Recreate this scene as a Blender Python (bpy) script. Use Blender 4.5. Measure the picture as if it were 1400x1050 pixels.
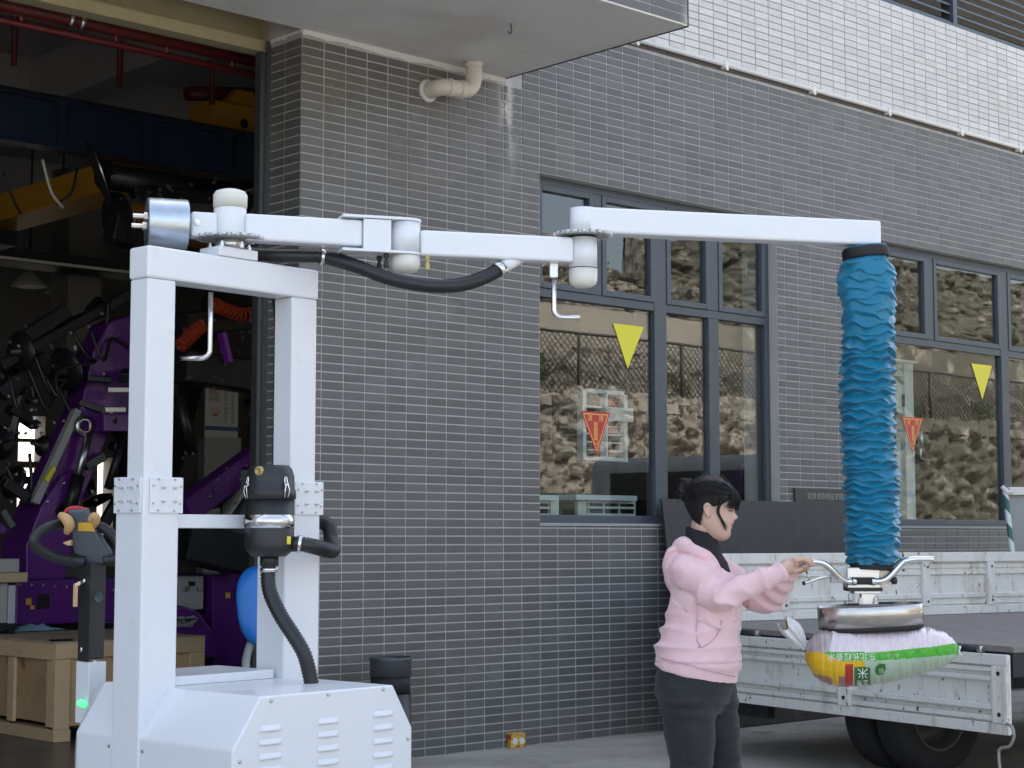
import bpy, bmesh, math, random
from mathutils import Vector, Matrix, noise
for o in list(bpy.data.objects): bpy.data.objects.remove(o)
SC = bpy.context.scene; COL = SC.collection
R = math.radians
# ------------------------------------------------------------------ camera
F = 2374.0; CX = 700.0; CY = 525.0; HOR = 735.0; H = 1.316
PIT = math.atan((HOR-CY)/F)
cd = bpy.data.cameras.new('camera'); cam = bpy.data.objects.new('camera', cd); COL.objects.link(cam)
cd.sensor_width = 36; cd.lens = 36*F/1400; cd.clip_start = .05; cd.clip_end = 2000
cam.location = (0, 0, H); cam.rotation_euler = (math.pi/2+PIT, 0, 0); SC.camera = cam
# ------------------------------------------------------------------ sky, sun, exposure
SUN_EL = R(44); SUN_AZ = R(-30)            # behind the building: the yard lies in its open shade
w = bpy.data.worlds.new('World'); SC.world = w; w.use_nodes = True
nt = w.node_tree; sky = nt.nodes.new('ShaderNodeTexSky'); sky.sky_type = 'NISHITA'; sky.sun_disc = False
sky.sun_elevation = SUN_EL; sky.sun_rotation = SUN_AZ; sky.dust_density = 4.0; sky.air_density = 1.0; sky.ozone_density = 1.0
bg = nt.nodes['Background']; bg.inputs[1].default_value = .15; hsv = nt.nodes.new('ShaderNodeHueSaturation'); hsv.inputs['Saturation'].default_value = .66   # thin high haze whitens the sky
nt.links.new(sky.outputs[0], hsv.inputs['Color']); nt.links.new(hsv.outputs[0], bg.inputs[0])
sd = bpy.data.lights.new('sun', 'SUN'); sd.energy = 3.0; sd.angle = R(.6); sd.color = (1, .93, .82)
sun = bpy.data.objects.new('sun', sd); COL.objects.link(sun)
sdir = Vector((math.sin(SUN_AZ)*math.cos(SUN_EL), math.cos(SUN_AZ)*math.cos(SUN_EL), math.sin(SUN_EL)))
sun.rotation_euler = sdir.to_track_quat('Z', 'Y').to_euler(); sun.location = (0, 0, 30)
vs = SC.view_settings; vs.view_transform = 'Standard'; vs.look = 'None'; vs.gamma = 1; vs.use_curve_mapping = False; vs.exposure = 1.9
SC.cycles.max_bounces = 10; SC.cycles.transparent_max_bounces = 12; SC.cycles.glossy_bounces = 5; SC.cycles.diffuse_bounces = 5
# ------------------------------------------------------------------ geometry of the place
FW = Vector((0, math.cos(PIT), math.sin(PIT))); UP = Vector((0, -math.sin(PIT), math.cos(PIT))); EYE = Vector((0, 0, H))
def ray(x, y): return Vector((1, 0, 0))*((x-CX)/F) - UP*((y-CY)/F) + FW
def at(x, y, Y):                                   # the point seen at a pixel of the photo, Y metres ahead
    d = ray(x, y); return EYE + d*(Y/d.y)
def atz(x, y, z):
    d = ray(x, y); return EYE + d*((z-H)/d.z)
WA = math.atan2(2577, math.hypot(F, HOR-CY))
UH = Vector((math.sin(WA), math.cos(WA), 0)); NH = Vector((math.cos(WA), -math.sin(WA), 0)); ZH = Vector((0, 0, 1))
TP = .16; RP = .0530; WD = 8.147; WC = NH*(-WD) + UH*5.861   # facade corner at the door opening
def WP(u, o, z): return WC + UH*u + NH*o + ZH*z
WM = Matrix(((UH.x, NH.x, 0, WC.x), (UH.y, NH.y, 0, WC.y), (0, 0, 1, 0), (0, 0, 0, 1)))   # facade frame (left-handed u,o,z -> use via WP)
def wpx(x, y, o=0.0):                              # pixel -> (u, z) on the facade plane, o metres in front of it
    d = ray(x, y); t = ((WC + NH*o - EYE).dot(NH))/d.dot(NH); P = EYE + d*t
    return (P-WC).dot(UH), P.z
class Frame:                                       # a vertical frame: m along, q sideways, z up
    def __init__(s, org, ang):
        s.o = Vector((org[0], org[1], 0)); s.m = Vector((math.sin(ang), math.cos(ang), 0)); s.q = Vector((-math.cos(ang), math.sin(ang), 0))
    def P(s, m, q, z): return s.o + s.m*m + s.q*q + ZH*z
    def px(s, x, y, q=0.0):
        d = ray(x, y); t = ((s.o + s.q*q - EYE).dot(s.q))/d.dot(s.q); P = EYE + d*t
        return (P-s.o).dot(s.m), P.z
    def pm(s, x, y, m=0.0):
        d = ray(x, y); t = ((s.o + s.m*m - EYE).dot(s.m))/d.dot(s.m); P = EYE + d*t
        return (P-s.o).dot(s.q), P.z
WF = Frame((WC.x, WC.y), WA); 
# ------------------------------------------------------------------ mesh helpers
class MB:
    def __init__(s): s.v = []; s.f = []; s.mi = []; s.sm = []
    def add(s, vs, fs, mi=0, sm=False):
        b = len(s.v); s.v += [Vector(p) for p in vs]
        for f in fs: s.f.append(tuple(b+i for i in f)); s.mi.append(mi); s.sm.append(sm)
        return s
    def hexa(s, p, mi=0):                          # 8 corners: bottom 4 loop, top 4 loop
        return s.add(p, [(3,2,1,0),(4,5,6,7),(0,1,5,4),(1,2,6,5),(2,3,7,6),(3,0,4,7)], mi)
    def box(s, x0, x1, y0, y1, z0, z1, X=None, mi=0):
        p = [(x0,y0,z0),(x1,y0,z0),(x1,y1,z0),(x0,y1,z0),(x0,y0,z1),(x1,y0,z1),(x1,y1,z1),(x0,y1,z1)]
        if X: p = [X(*c) for c in p]
        return s.hexa(p, mi)
    def bar(s, a, b, wx, wy, up=ZH, mi=0):         # square bar between two points
        a = Vector(a); b = Vector(b); d = (b-a).normalized(); u = Vector(up)
        if abs(d.dot(u)) > .98: u = Vector((1,0,0)) if abs(d.x) < .9 else Vector((0,1,0))
        r = d.cross(u).normalized(); u = r.cross(d)
        q = [r*(-wx/2)-u*(wy/2), r*(wx/2)-u*(wy/2), r*(wx/2)+u*(wy/2), r*(-wx/2)+u*(wy/2)]
        return s.hexa([a+c for c in q]+[b+c for c in q], mi)
    def prism(s, poly, d, mi=0):                   # polygon (3d points) extruded by vector d
        n = len(poly); d = Vector(d); p = [Vector(c) for c in poly]
        return s.add(p+[c+d for c in p], [tuple(range(n-1,-1,-1)), tuple(range(n,2*n))]+[(i,(i+1)%n,n+(i+1)%n,n+i) for i in range(n)], mi)
    def tube(s, path, r, n=12, mi=0, cap=True, sm=True, rfun=None):
        path = [Vector(p) for p in path]; L = len(path); rings = []; pu = None
        for i, p in enumerate(path):
            t = (path[min(i+1,L-1)]-path[max(i-1,0)]).normalized()
            if pu is None:
                pu = t.orthogonal().normalized()
            pu = (pu - t*pu.dot(t)).normalized(); pv = t.cross(pu)
            rr = r[i] if isinstance(r, (list, tuple)) else r
            rings.append([p+(pu*math.cos(2*math.pi*k/n)+pv*math.sin(2*math.pi*k/n))*rr*(rfun(i,k) if rfun else 1) for k in range(n)])
        b = len(s.v); s.v += [q for rg in rings for q in rg]
        for i in range(L-1):
            for k in range(n):
                s.f.append((b+i*n+k, b+i*n+(k+1)%n, b+(i+1)*n+(k+1)%n, b+(i+1)*n+k)); s.mi.append(mi); s.sm.append(sm)
        if cap:
            s.f.append(tuple(b+k for k in range(n-1,-1,-1))); s.mi.append(mi); s.sm.append(False)
            s.f.append(tuple(b+(L-1)*n+k for k in range(n))); s.mi.append(mi); s.sm.append(False)
        return s
    def lathe(s, prof, a, d=ZH, n=32, mi=0, sm=True, cap=True):   # prof: (radius, height) along axis d from a
        a = Vector(a); d = Vector(d).normalized(); L = len(prof)
        x = d.orthogonal().normalized(); y = d.cross(x); b = len(s.v)
        for r, h in prof: s.v += [a+d*h+(x*math.cos(2*math.pi*k/n)+y*math.sin(2*math.pi*k/n))*max(r,1e-5) for k in range(n)]
        for i in range(L-1):
            for k in range(n):
                s.f.append((b+i*n+k, b+i*n+(k+1)%n, b+(i+1)*n+(k+1)%n, b+(i+1)*n+k)); s.mi.append(mi); s.sm.append(sm)
        if cap:
            s.f.append(tuple(b+k for k in range(n-1,-1,-1))); s.mi.append(mi); s.sm.append(False)
            s.f.append(tuple(b+(L-1)*n+k for k in range(n))); s.mi.append(mi); s.sm.append(False)
        return s
    def grid(s, fn, nu, nv, mi=0, sm=True, wrap=False):
        b = len(s.v); s.v += [Vector(fn(i/(nu if wrap else nu-1), j/(nv-1))) for j in range(nv) for i in range(nu)]
        for j in range(nv-1):
            for i in range(nu if wrap else nu-1):
                i2 = (i+1) % nu
                s.f.append((b+j*nu+i, b+j*nu+i2, b+(j+1)*nu+i2, b+(j+1)*nu+i)); s.mi.append(mi); s.sm.append(sm)
        return s
    def mesh(s, name, mats, fix=True, orient=True):
        me = bpy.data.meshes.new(name); me.from_pydata([tuple(v) for v in s.v], [], s.f)
        for m in (mats if isinstance(mats, (list, tuple)) else [mats]): me.materials.append(m)
        me.polygons.foreach_set('material_index', s.mi); me.polygons.foreach_set('use_smooth', s.sm)
        if orient:
            bm = bmesh.new(); bm.from_mesh(me); bmesh.ops.recalc_face_normals(bm, faces=bm.faces); bm.to_mesh(me); bm.free()
        me.update(); return me
    def build(s, name, mats, parent=None, bevel=0, seg=2, org=None, orient=True, **kw):
        org = Vector(org) if org is not None else (Vector((sum(v.x for v in s.v), sum(v.y for v in s.v), 0))/max(1,len(s.v)) + ZH*min(v.z for v in s.v))
        s.v = [v-org for v in s.v]
        o = bpy.data.objects.new(name, s.mesh(name, mats, orient=orient)); COL.objects.link(o)
        o.location = org
        if parent is not None:
            o.parent = parent; o.matrix_parent_inverse = Matrix.Identity(4); o.location = org - worldloc(parent)
        if bevel:
            m = o.modifiers.new('bevel', 'BEVEL'); m.width = bevel; m.segments = seg; m.limit_method = 'ANGLE'; m.angle_limit = R(35); m.harden_normals = False
        for k, v in kw.items(): o[k] = v
        return o
def worldloc(o):
    p = Vector(o.location)
    while o.parent is not None: o = o.parent; p += Vector(o.location)
    return p
def thing(name, label, cat, loc=(0,0,0), group=None):
    o = bpy.data.objects.new(name, None); COL.objects.link(o); o.location = loc; o.empty_display_size = .1
    o['label'] = label; o['category'] = cat
    if group: o['group'] = group
    return o
def link(name, me, loc, parent=None, rot=None):
    o = bpy.data.objects.new(name, me); COL.objects.link(o); o.location = Vector(loc)
    if parent is not None: o.parent = parent; o.location = Vector(loc)-worldloc(parent)
    if rot: o.rotation_euler = rot
    return o
def copy_tree(o, parent=None):
    c = o.copy(); COL.objects.link(c); c.parent = parent
    for ch in list(o.children): copy_tree(ch, c)
    return c
def spline(pts, n):                                 # Catmull-Rom
    P = [Vector(p) for p in pts]; out = []
    P = [P[0]*2-P[1]]+P+[P[-1]*2-P[-2]]; S = len(P)-3
    for i in range(n):
        t = i/(n-1)*S; k = min(int(t), S-1); t -= k; a, b, c, d = P[k:k+4]
        out.append(.5*((2*b)+(c-a)*t+(2*a-5*b+4*c-d)*t*t+(3*b-a-3*c+d)*t**3))
    return out
def text_mb(txt, size, X, mb=None, mi=0, thick=.0004, align='CENTER'):   # flat lettering as mesh; X maps (x,y,depth) to world
    cu = bpy.data.curves.new('t', 'FONT'); cu.body = txt; cu.size = size; cu.align_x = align; cu.align_y = 'CENTER'; cu.resolution_u = 3
    o = bpy.data.objects.new('t', cu); COL.objects.link(o); dg = bpy.context.evaluated_depsgraph_get()
    me = bpy.data.meshes.new_from_object(o.evaluated_get(dg)); bpy.data.objects.remove(o); bpy.data.curves.remove(cu)
    mb = mb or MB()
    mb.add([X(v.co.x, v.co.y, thick) for v in me.vertices], [tuple(p.vertices) for p in me.polygons], mi); bpy.data.meshes.remove(me)
    return mb
# ------------------------------------------------------------------ materials
def nd(t, ty, **kw):
    n = t.nodes.new(ty)
    for k, v in kw.items():
        if k.startswith('i_'): n.inputs[k[2:].replace('_', ' ')].default_value = v
        elif k.startswith('n_'): n.inputs[int(k[2:])].default_value = v
        else: setattr(n, k, v)
    return n
def mixc(t, fac, a, b, mode='MIX'):
    n = t.nodes.new('ShaderNodeMix'); n.data_type = 'RGBA'; n.blend_type = mode
    for s_, val in ((0, fac), (6, a), (7, b)):
        if hasattr(val, 'is_linked') or hasattr(val, 'links'): t.links.new(val, n.inputs[s_])
        elif s_ == 0: n.inputs[0].default_value = val
        else: n.inputs[s_].default_value = (*val, 1) if len(val) == 3 else val
    return n.outputs[2]
def math_(t, op, a, b=0.0, c=0.0, clamp=False):
    n = t.nodes.new('ShaderNodeMath'); n.operation = op; n.use_clamp = clamp
    for i, val in enumerate((a, b, c)):
        if hasattr(val, 'links'): t.links.new(val, n.inputs[i])
        else: n.inputs[i].default_value = val
    return n.outputs[0]
def ramp(t, fac, a, b):                              # smoothstep a..b
    n = t.nodes.new('ShaderNodeMapRange'); n.interpolation_type = 'SMOOTHSTEP'; t.links.new(fac, n.inputs[0]); n.inputs[1].default_value = a; n.inputs[2].default_value = b
    return n.outputs[0]
def noise_(t, scale, detail=4, vec=None, rough=.55, stretch=None):
    n = nd(t, 'ShaderNodeTexNoise', i_Scale=scale, i_Detail=detail, i_Roughness=rough)
    if vec is None: vec = t.nodes.new('ShaderNodeNewGeometry').outputs['Position']
    if stretch:
        m = t.nodes.new('ShaderNodeMapping'); m.inputs['Scale'].default_value = stretch; t.links.new(vec, m.inputs[0]); vec = m.outputs[0]
    t.links.new(vec, n.inputs['Vector']); return n.outputs['Fac']
MATS = {}
def mat(name, col, rough=.5, metal=0, var=.12, vscale=6, bump=0, bscale=60, dirt=None, dscale=3, dlo=.55, dhi=.75, coat=0, spec=.5, sheen=0, isl=0, stretch=None, rvar=.1, trans=0, hook=None):
    if name in MATS: return MATS[name]
    m = bpy.data.materials.new(name); m.use_nodes = True; t = m.node_tree; b = t.nodes['Principled BSDF']
    n = noise_(t, vscale, 5, stretch=stretch)
    c = mixc(t, n, tuple(x*(1-var) for x in col), tuple(min(1, x*(1+var)) for x in col))
    if isl:
        g = t.nodes.new('ShaderNodeNewGeometry'); oi = t.nodes.new('ShaderNodeObjectInfo')
        rnd = math_(t, 'FRACT', math_(t, 'ADD', g.outputs['Random Per Island'], oi.outputs['Random']))
        hs = nd(t, 'ShaderNodeHueSaturation'); t.links.new(c, hs.inputs['Color'])
        t.links.new(math_(t, 'MULTIPLY_ADD', rnd, 2*isl, 1-isl), hs.inputs['Value']); c = hs.outputs[0]
    if dirt: c = mixc(t, ramp(t, noise_(t, dscale, 8, rough=.65), dlo, dhi), c, dirt)
    if hook: c = hook(t, c)
    t.links.new(c, b.inputs['Base Color'])
    t.links.new(math_(t, 'MULTIPLY_ADD', noise_(t, vscale*2.3, 4), 2*rvar, rough-rvar), b.inputs['Roughness'])
    b.inputs['Metallic'].default_value = metal; b.inputs['Specular IOR Level'].default_value = spec
    b.inputs['Coat Weight'].default_value = coat; b.inputs['Sheen Weight'].default_value = sheen; b.inputs['Transmission Weight'].default_value = trans
    if bump:
        bp = nd(t, 'ShaderNodeBump', i_Strength=bump, i_Distance=.01); t.links.new(noise_(t, bscale, 4), bp.inputs['Height']); t.links.new(bp.outputs[0], b.inputs['Normal'])
    MATS[name] = m; return m
def emis(name, col, s):
    m = bpy.data.materials.new(name); m.use_nodes = True; b = m.node_tree.nodes['Principled BSDF']
    b.inputs['Base Color'].default_value = (*col, 1); b.inputs['Emission Color'].default_value = (*col, 1); b.inputs['Emission Strength'].default_value = s
    MATS[name] = m; return m
def glassmat(name, tint, rough=0.0, refl=.2):
    m = bpy.data.materials.new(name); m.use_nodes = True; t = m.node_tree; t.nodes.remove(t.nodes['Principled BSDF'])
    out = t.nodes['Material Output']; tr = nd(t, 'ShaderNodeBsdfTransparent'); tr.inputs[0].default_value = (*tint, 1)
    gl = nd(t, 'ShaderNodeBsdfGlossy'); gl.inputs['Roughness'].default_value = rough; gl.inputs['Color'].default_value = (1, 1, 1, 1)
    lw = nd(t, 'ShaderNodeLayerWeight', i_Blend=.5); fr = None; fac_ = math_(t, 'MULTIPLY_ADD', math_(t, 'POWER', lw.outputs['Facing'], 4.0), .8, refl); bp = nd(t, 'ShaderNodeBump', i_Strength=.02, i_Distance=.02)
    t.links.new(noise_(t, 1.3, 2), bp.inputs['Height']); t.links.new(bp.outputs[0], gl.inputs['Normal'])
    mx = nd(t, 'ShaderNodeMixShader'); t.links.new(fac_, mx.inputs[0]); t.links.new(tr.outputs[0], mx.inputs[1]); t.links.new(gl.outputs[0], mx.inputs[2]); t.links.new(mx.outputs[0], out.inputs[0])
    MATS[name] = m; return m
def wall_coords(t):                                   # facade u and z from the world position
    g = t.nodes.new('ShaderNodeNewGeometry'); d = nd(t, 'ShaderNodeVectorMath', operation='DOT_PRODUCT'); t.links.new(g.outputs['Position'], d.inputs[0]); d.inputs[1].default_value = UH
    sp = t.nodes.new('ShaderNodeSeparateXYZ'); t.links.new(g.outputs['Position'], sp.inputs[0])
    return math_(t, 'SUBTRACT', d.outputs['Value'], WC.dot(UH)), sp.outputs[2]
def blob(t, u, z, u0, z0, su, sz):                     # soft elliptical mask
    a = math_(t, 'DIVIDE', math_(t, 'SUBTRACT', u, u0), su); b = math_(t, 'DIVIDE', math_(t, 'SUBTRACT', z, z0), sz)
    r2 = math_(t, 'ADD', math_(t, 'MULTIPLY', a, a), math_(t, 'MULTIPLY', b, b))
    return math_(t, 'POWER', 2.718, math_(t, 'MULTIPLY', r2, -1.0))
# ================================================================== the setting
def stain_hook(t, c):                                # brown weathering, lime streaks
    u, z = wall_coords(t)
    n1 = noise_(t, 2.2, 6, rough=.6)
    brown = math_(t, 'MULTIPLY', ramp(t, n1, .35, .65), math_(t, 'ADD', blob(t, u, z, .45, 3.9, 1.0, .55), blob(t, u, z, .75, .42, .75, .22)), clamp=True)
    c = mixc(t, math_(t, 'MULTIPLY', brown, .55), c, (.115, .085, .055))
    n2 = noise_(t, 16, 5, stretch=(1, 1, .25))
    lime = math_(t, 'MULTIPLY', ramp(t, n2, .42, .6), math_(t, 'ADD', blob(t, u, z, 1.615, 4.2, .045, .16), math_(t, 'MULTIPLY', blob(t, u, z, 1.64, 3.95, .06, .25), .55)), clamp=True)
    c = mixc(t, lime, c, (.62, .61, .58))
    spk = ramp(t, noise_(t, 24, 3), .73, .76); c = mixc(t, math_(t, 'MULTIPLY', spk, .35), c, (.4, .4, .38))
    drip = math_(t, 'MULTIPLY', ramp(t, noise_(t, 9, 4, stretch=(1, 1, .12)), .5, .68), blob(t, u, z, 5.2, 4.75, 2.6, .28)); c = mixc(t, math_(t, 'MULTIPLY', drip, .5), c, (.17, .15, .12))
    chalk = math_(t, 'MULTIPLY', ramp(t, noise_(t, 3.1, 6, rough=.7), .58, .7), .22); c = mixc(t, chalk, c, (.26, .255, .245))
    low = math_(t, 'MULTIPLY', ramp(t, n1, .4, .7), math_(t, 'POWER', 2.718, math_(t, 'MULTIPLY', z, -6.0)))
    return mixc(t, math_(t, 'MULTIPLY', low, .5), c, (.16, .145, .12))
M_TILE = mat('charcoal tile', (.112, .114, .112), .42, var=.10, vscale=9, bump=.12, bscale=180, isl=.15, hook=stain_hook)
M_GROUT = mat('cement grout', (.43, .426, .412), .9, var=.18, vscale=5, bump=.3, bscale=120, hook=stain_hook)
M_WTILE = mat('white split tile', (.63, .62, .60), .6, var=.08, vscale=14, bump=.8, bscale=70, isl=.07, dirt=(.6, .57, .52), dscale=4, dlo=.5, dhi=.8)
M_WGROUT = mat('dark grout', (.30, .30, .30), .9)
M_PLASTER = mat('soffit plaster', (.66, .65, .62), .9, var=.06, vscale=2.5, bump=.25, bscale=25, dirt=(.55, .53, .49), dscale=1.3, dlo=.45, dhi=.75)
M_LIME = mat('white skim plaster', (.62, .61, .58), .9, var=.12, vscale=30, bump=.6, bscale=60)
M_FRAME = mat('slate aluminium', (.062, .078, .092), .38, var=.10, vscale=20, rvar=.08, dirt=(.12, .125, .125), dscale=6, dlo=.55, dhi=.85)
M_PANE = glassmat('window glass', (.90, .93, .92), refl=.06)
def yard_hook(t, c):                                  # dried water marks, pale scuffs and oil spots
    c = mixc(t, math_(t, 'MULTIPLY', ramp(t, noise_(t, 3.2, 8, rough=.7), .56, .66), .4), c, (.50, .48, .44)); c = mixc(t, math_(t, 'MULTIPLY', ramp(t, noise_(t, 1.7, 5, rough=.6), .60, .68), .55), c, (.15, .14, .125))
    return mixc(t, math_(t, 'MULTIPLY', ramp(t, noise_(t, 60, 2), .68, .72), .6), c, (.16, .15, .13))
M_CONC = mat('yard concrete', (.40, .375, .33), .85, var=.3, vscale=2.3, bump=.45, bscale=38, dirt=(.25, .232, .20), dscale=.9, dlo=.45, dhi=.72, rvar=.12, hook=yard_hook)
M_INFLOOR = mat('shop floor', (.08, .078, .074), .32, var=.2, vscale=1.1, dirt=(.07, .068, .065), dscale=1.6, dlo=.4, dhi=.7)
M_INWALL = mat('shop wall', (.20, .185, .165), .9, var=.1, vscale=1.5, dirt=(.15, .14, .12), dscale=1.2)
M_CEIL = mat('shop ceiling', (.46, .435, .41), .95, var=.08, vscale=1.0)
M_UPPER = mat('upper render', (.60, .59, .57), .85, var=.06, vscale=1)
M_CREAM = mat('cream paint', (.36, .31, .18), .6, var=.1, vscale=8, dirt=(.30, .26, .16), dscale=9, dlo=.55, dhi=.7)
M_RED = mat('red pipe paint', (.095, .008, .007), .45, var=.12, vscale=10)
M_BLUEBEAM = mat('navy crane paint', (.012, .024, .05), .4, var=.1, vscale=4, dirt=(.03, .035, .045), dscale=3)
M_YELLOW = mat('crane yellow', (.45, .22, .015), .45, var=.08, vscale=3, dirt=(.3, .17, .03), dscale=4, dlo=.58, dhi=.8)
M_BLACK = mat('black steel', (.018, .018, .019), .5, var=.1, vscale=12)
M_PVC = mat('old pvc', (.60, .56, .49), .45, var=.07, vscale=9, dirt=(.25, .19, .12), dscale=7, dlo=.58, dhi=.75)
M_CONDUIT = mat('white conduit', (.74, .72, .67), .45, var=.06, vscale=9)
M_STEEL = mat('zinc steel', (.62, .62, .61), .32, metal=1, var=.12, vscale=30, rvar=.12)
# ---- ground
g = MB(); g.grid(lambda a, b: ((a-.5)*500, (b-.5)*500, 0), 2, 2, sm=False); g.build('ground', M_CONC, org=(0,0,0), kind='structure')
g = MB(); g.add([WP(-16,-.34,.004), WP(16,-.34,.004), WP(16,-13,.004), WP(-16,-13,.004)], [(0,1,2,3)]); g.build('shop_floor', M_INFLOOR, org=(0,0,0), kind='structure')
# ---- building
B = thing('factory_building', 'factory building clad in charcoal and white tiles with windows and a wide open doorway', 'building', WP(0,0,0))
TH = .34; TOPZ = 11.0
W1 = (1.92, 4.39, 1.405, 3.71); W2 = (5.58, 9.62, 1.405, 3.71)
Xw = lambda u, o, z: WP(u, o, z)
def wallbox(mb, u0, u1, o0, o1, z0, z1, mi=0): mb.box(u0, u1, o0, o1, z0, z1, Xw, mi); return mb
wl = MB(); ZW = 4.795
for a, b in ((0, W1[0]), (W1[1], W2[0]), (W2[1], 14)): wallbox(wl, a, b, -TH, 0, 0, ZW)
for Wn in (W1, W2): wallbox(wl, Wn[0], Wn[1], -TH, 0, 0, Wn[2]); wallbox(wl, Wn[0], Wn[1], -TH, 0, Wn[3], ZW)
WALL = wl.build('wall', M_GROUT, B)
def tile_mesh(w_, h_, d=.004, ch=.002):             # lies in u,z; proud along o
    mb = MB(); a = w_/2; b = h_/2
    def X(u, o, z): return UH*u + NH*o + ZH*z
    o_ = [(-a,-b),(a,-b),(a,b),(-a,b)]; i_ = [(-a+ch,-b+ch),(a-ch,-b+ch),(a-ch,b-ch),(-a+ch,b-ch)]
    vs = [X(u,.0003,z) for u, z in o_]+[X(u,d-ch*.6,z) for u, z in o_]+[X(u,d,z) for u, z in i_]
    fs = [(8,9,10,11)]+[(k,(k+1)%4,4+(k+1)%4,4+k) for k in range(4)]+[(4+k,4+(k+1)%4,8+(k+1)%4,8+k) for k in range(4)]
    return vs, fs
def project(P):
    d = P-EYE; k = d.dot(FW); return CX+F*d.x/k, CY-F*d.dot(UP)/k
rng = random.Random(4)
GU = .0088; GZ = .0088; ROW0 = 2.28 - RP*43
def clip_rects(u0, u1, z0, z1, holes):
    for hu0, hu1, hz0, hz1 in holes:
        if u0 >= hu0-.002 and u1 <= hu1+.002 and z0 >= hz0-.002 and z1 <= hz1+.002: return None
        if u1 > hu0 and u0 < hu1 and z1 > hz0 and z0 < hz1:
            if u0 < hu0 and z0 > hz0-RP and z1 < hz1+RP and not (z0 < hz0 or z1 > hz1): u1 = hu0-.003
            elif u1 > hu1 and not (z0 < hz0 or z1 > hz1): u0 = hu1+.003
            elif z0 < hz0: z1 = hz0-.003
            elif z1 > hz1: z0 = hz1+.003
    return (u0, u1, z0, z1) if u1-u0 > .012 and z1-z0 > .008 else None
tiles = []
for r_ in range(-1, 92):
    z0 = ROW0+r_*RP+GZ/2; z1 = z0+RP-GZ
    z0 = max(z0, .006)
    if z1 > 4.735 or z1-z0 < .01: continue
    for c_ in range(0, 74):
        q = clip_rects(c_*TP+GU/2+(0 if c_ else -GU/2), (c_+1)*TP-GU/2, z0, z1, (W1, W2))
        if q: tiles.append(q)
canopy_hide = lambda u, z: u < 1.62 and z > 4.262
tiles = [q for q in tiles if not canopy_hide(q[0], q[3])]
def vis_near(q):
    x, y = project(WP((q[0]+q[1])/2, 0, (q[2]+q[3])/2))
    if not (0 < y < 1040): return 1e9
    if x < 444 and y > 285: return 1e9
    if x < 570 and y > 900: return 1e9
    if 270 < y < 410 and x < 700: return 1e9
    full = (q[1]-q[0] > .14 and q[3]-q[2] > .04)
    return q[0] if full else 1e9
order = sorted(range(len(tiles)), key=lambda i: vis_near(tiles[i])); pick = set(order[:300])
full_me = None; rest = MB()
vsT, fsT = tile_mesh(TP-GU, RP-GZ)
tm = MB(); tm.add(vsT, fsT); full_me = tm.mesh('tile', M_TILE)
for i, q in enumerate(tiles):
    c = WP((q[0]+q[1])/2, rng.uniform(-.0006, .0006), (q[2]+q[3])/2)
    if i in pick: link('tile', full_me, c, WALL)
    else:
        v, f_ = tile_mesh(q[1]-q[0], q[3]-q[2]); rest.add([c+p for p in v], f_)
rest.build('tile_field', M_TILE, WALL, kind='stuff')
# white band above the conduit
uw = MB(); wallbox(uw, -.02, 14, -TH, -.001, ZW, 5.70); UW = uw.build('upper_wall', M_WGROUT, B)
ur = MB(); cand = []
for r_ in range(0, 17):
    z0 = ZW+.006+r_*.0531; z1 = z0+.0531-.006
    for c_ in range(0, 74):
        if c_*TP < 1.4 : continue
        cand.append((c_*TP+.003, (c_+1)*TP-.003, z0, z1))
vsW, fsW = tile_mesh(TP-.006, .0471, .006, .003); wm = MB(); wm.add(vsW, fsW); wme = wm.mesh('tile', M_WTILE)
def wn(q):
    x, y = project(WP(q[0], 0, q[2])); return q[0] if (0 < y and x > 860) else 1e9
od = sorted(range(len(cand)), key=lambda i: wn(cand[i])); pk = set(od[:300])
for i, q in enumerate(cand):
    c = WP((q[0]+q[1])/2, rng.uniform(-.0012, .0012), (q[2]+q[3])/2)
    if i in pk: link('tile', wme, c, UW)
    else: ur.add([c+p for p in vsW], fsW)
ur.build('tile_field', M_WTILE, UW, kind='stuff')
# louvre band, storeys above, roof and outer walls
up = MB(); wallbox(up, -16, 14, -TH, -.25, 5.70, 7.3); wallbox(up, -16, 14, -TH, 0, 7.3, TOPZ); wallbox(up, -16, -.02, -TH, -.001, ZW, 5.70)
up.build('upper_storeys', M_UPPER, B)
for k in range(20):
    z = 5.725+k*.078; m = MB(); m.add([WP(3,-.02,z), WP(14,-.02,z), WP(14,-.02,z+.018), WP(3,-.02,z+.018), WP(3,-.14,z+.075), WP(14,-.14,z+.075), WP(14,-.14,z+.093), WP(3,-.14,z+.093)],
        [(0,1,2,3),(3,2,6,7),(4,7,6,5),(0,4,5,1),(0,3,7,4),(1,5,6,2)]); m.build('louvre_slat', M_FRAME, B)
m = MB(); wallbox(m, 3, 14, -.16, .004, 5.700, 5.722); m.build('louvre_sill', M_FRAME, B)
for u in (4.3, 6.876, 9.45): m = MB(); wallbox(m, u-.03, u+.03, -.12, .002, 5.722, 7.29); m.build('louvre_post', M_FRAME, B)
m = MB(); wallbox(m, -16, 14, -13.3, 0, TOPZ, TOPZ+.2); m.build('roof', M_UPPER, B)
bw = MB(); DB = 13.0
wallbox(bw, -16.3, -16, -DB-.3, -TH, 0, TOPZ); wallbox(bw, 14, 14.3, -DB-.3, 0, 0, TOPZ)
bw.build('end_wall', M_INWALL, B)
bk = MB()
cuts = [-16, 4.86, 5.24, 5.31, 5.52, 6.03, 6.28, 14]
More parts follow.
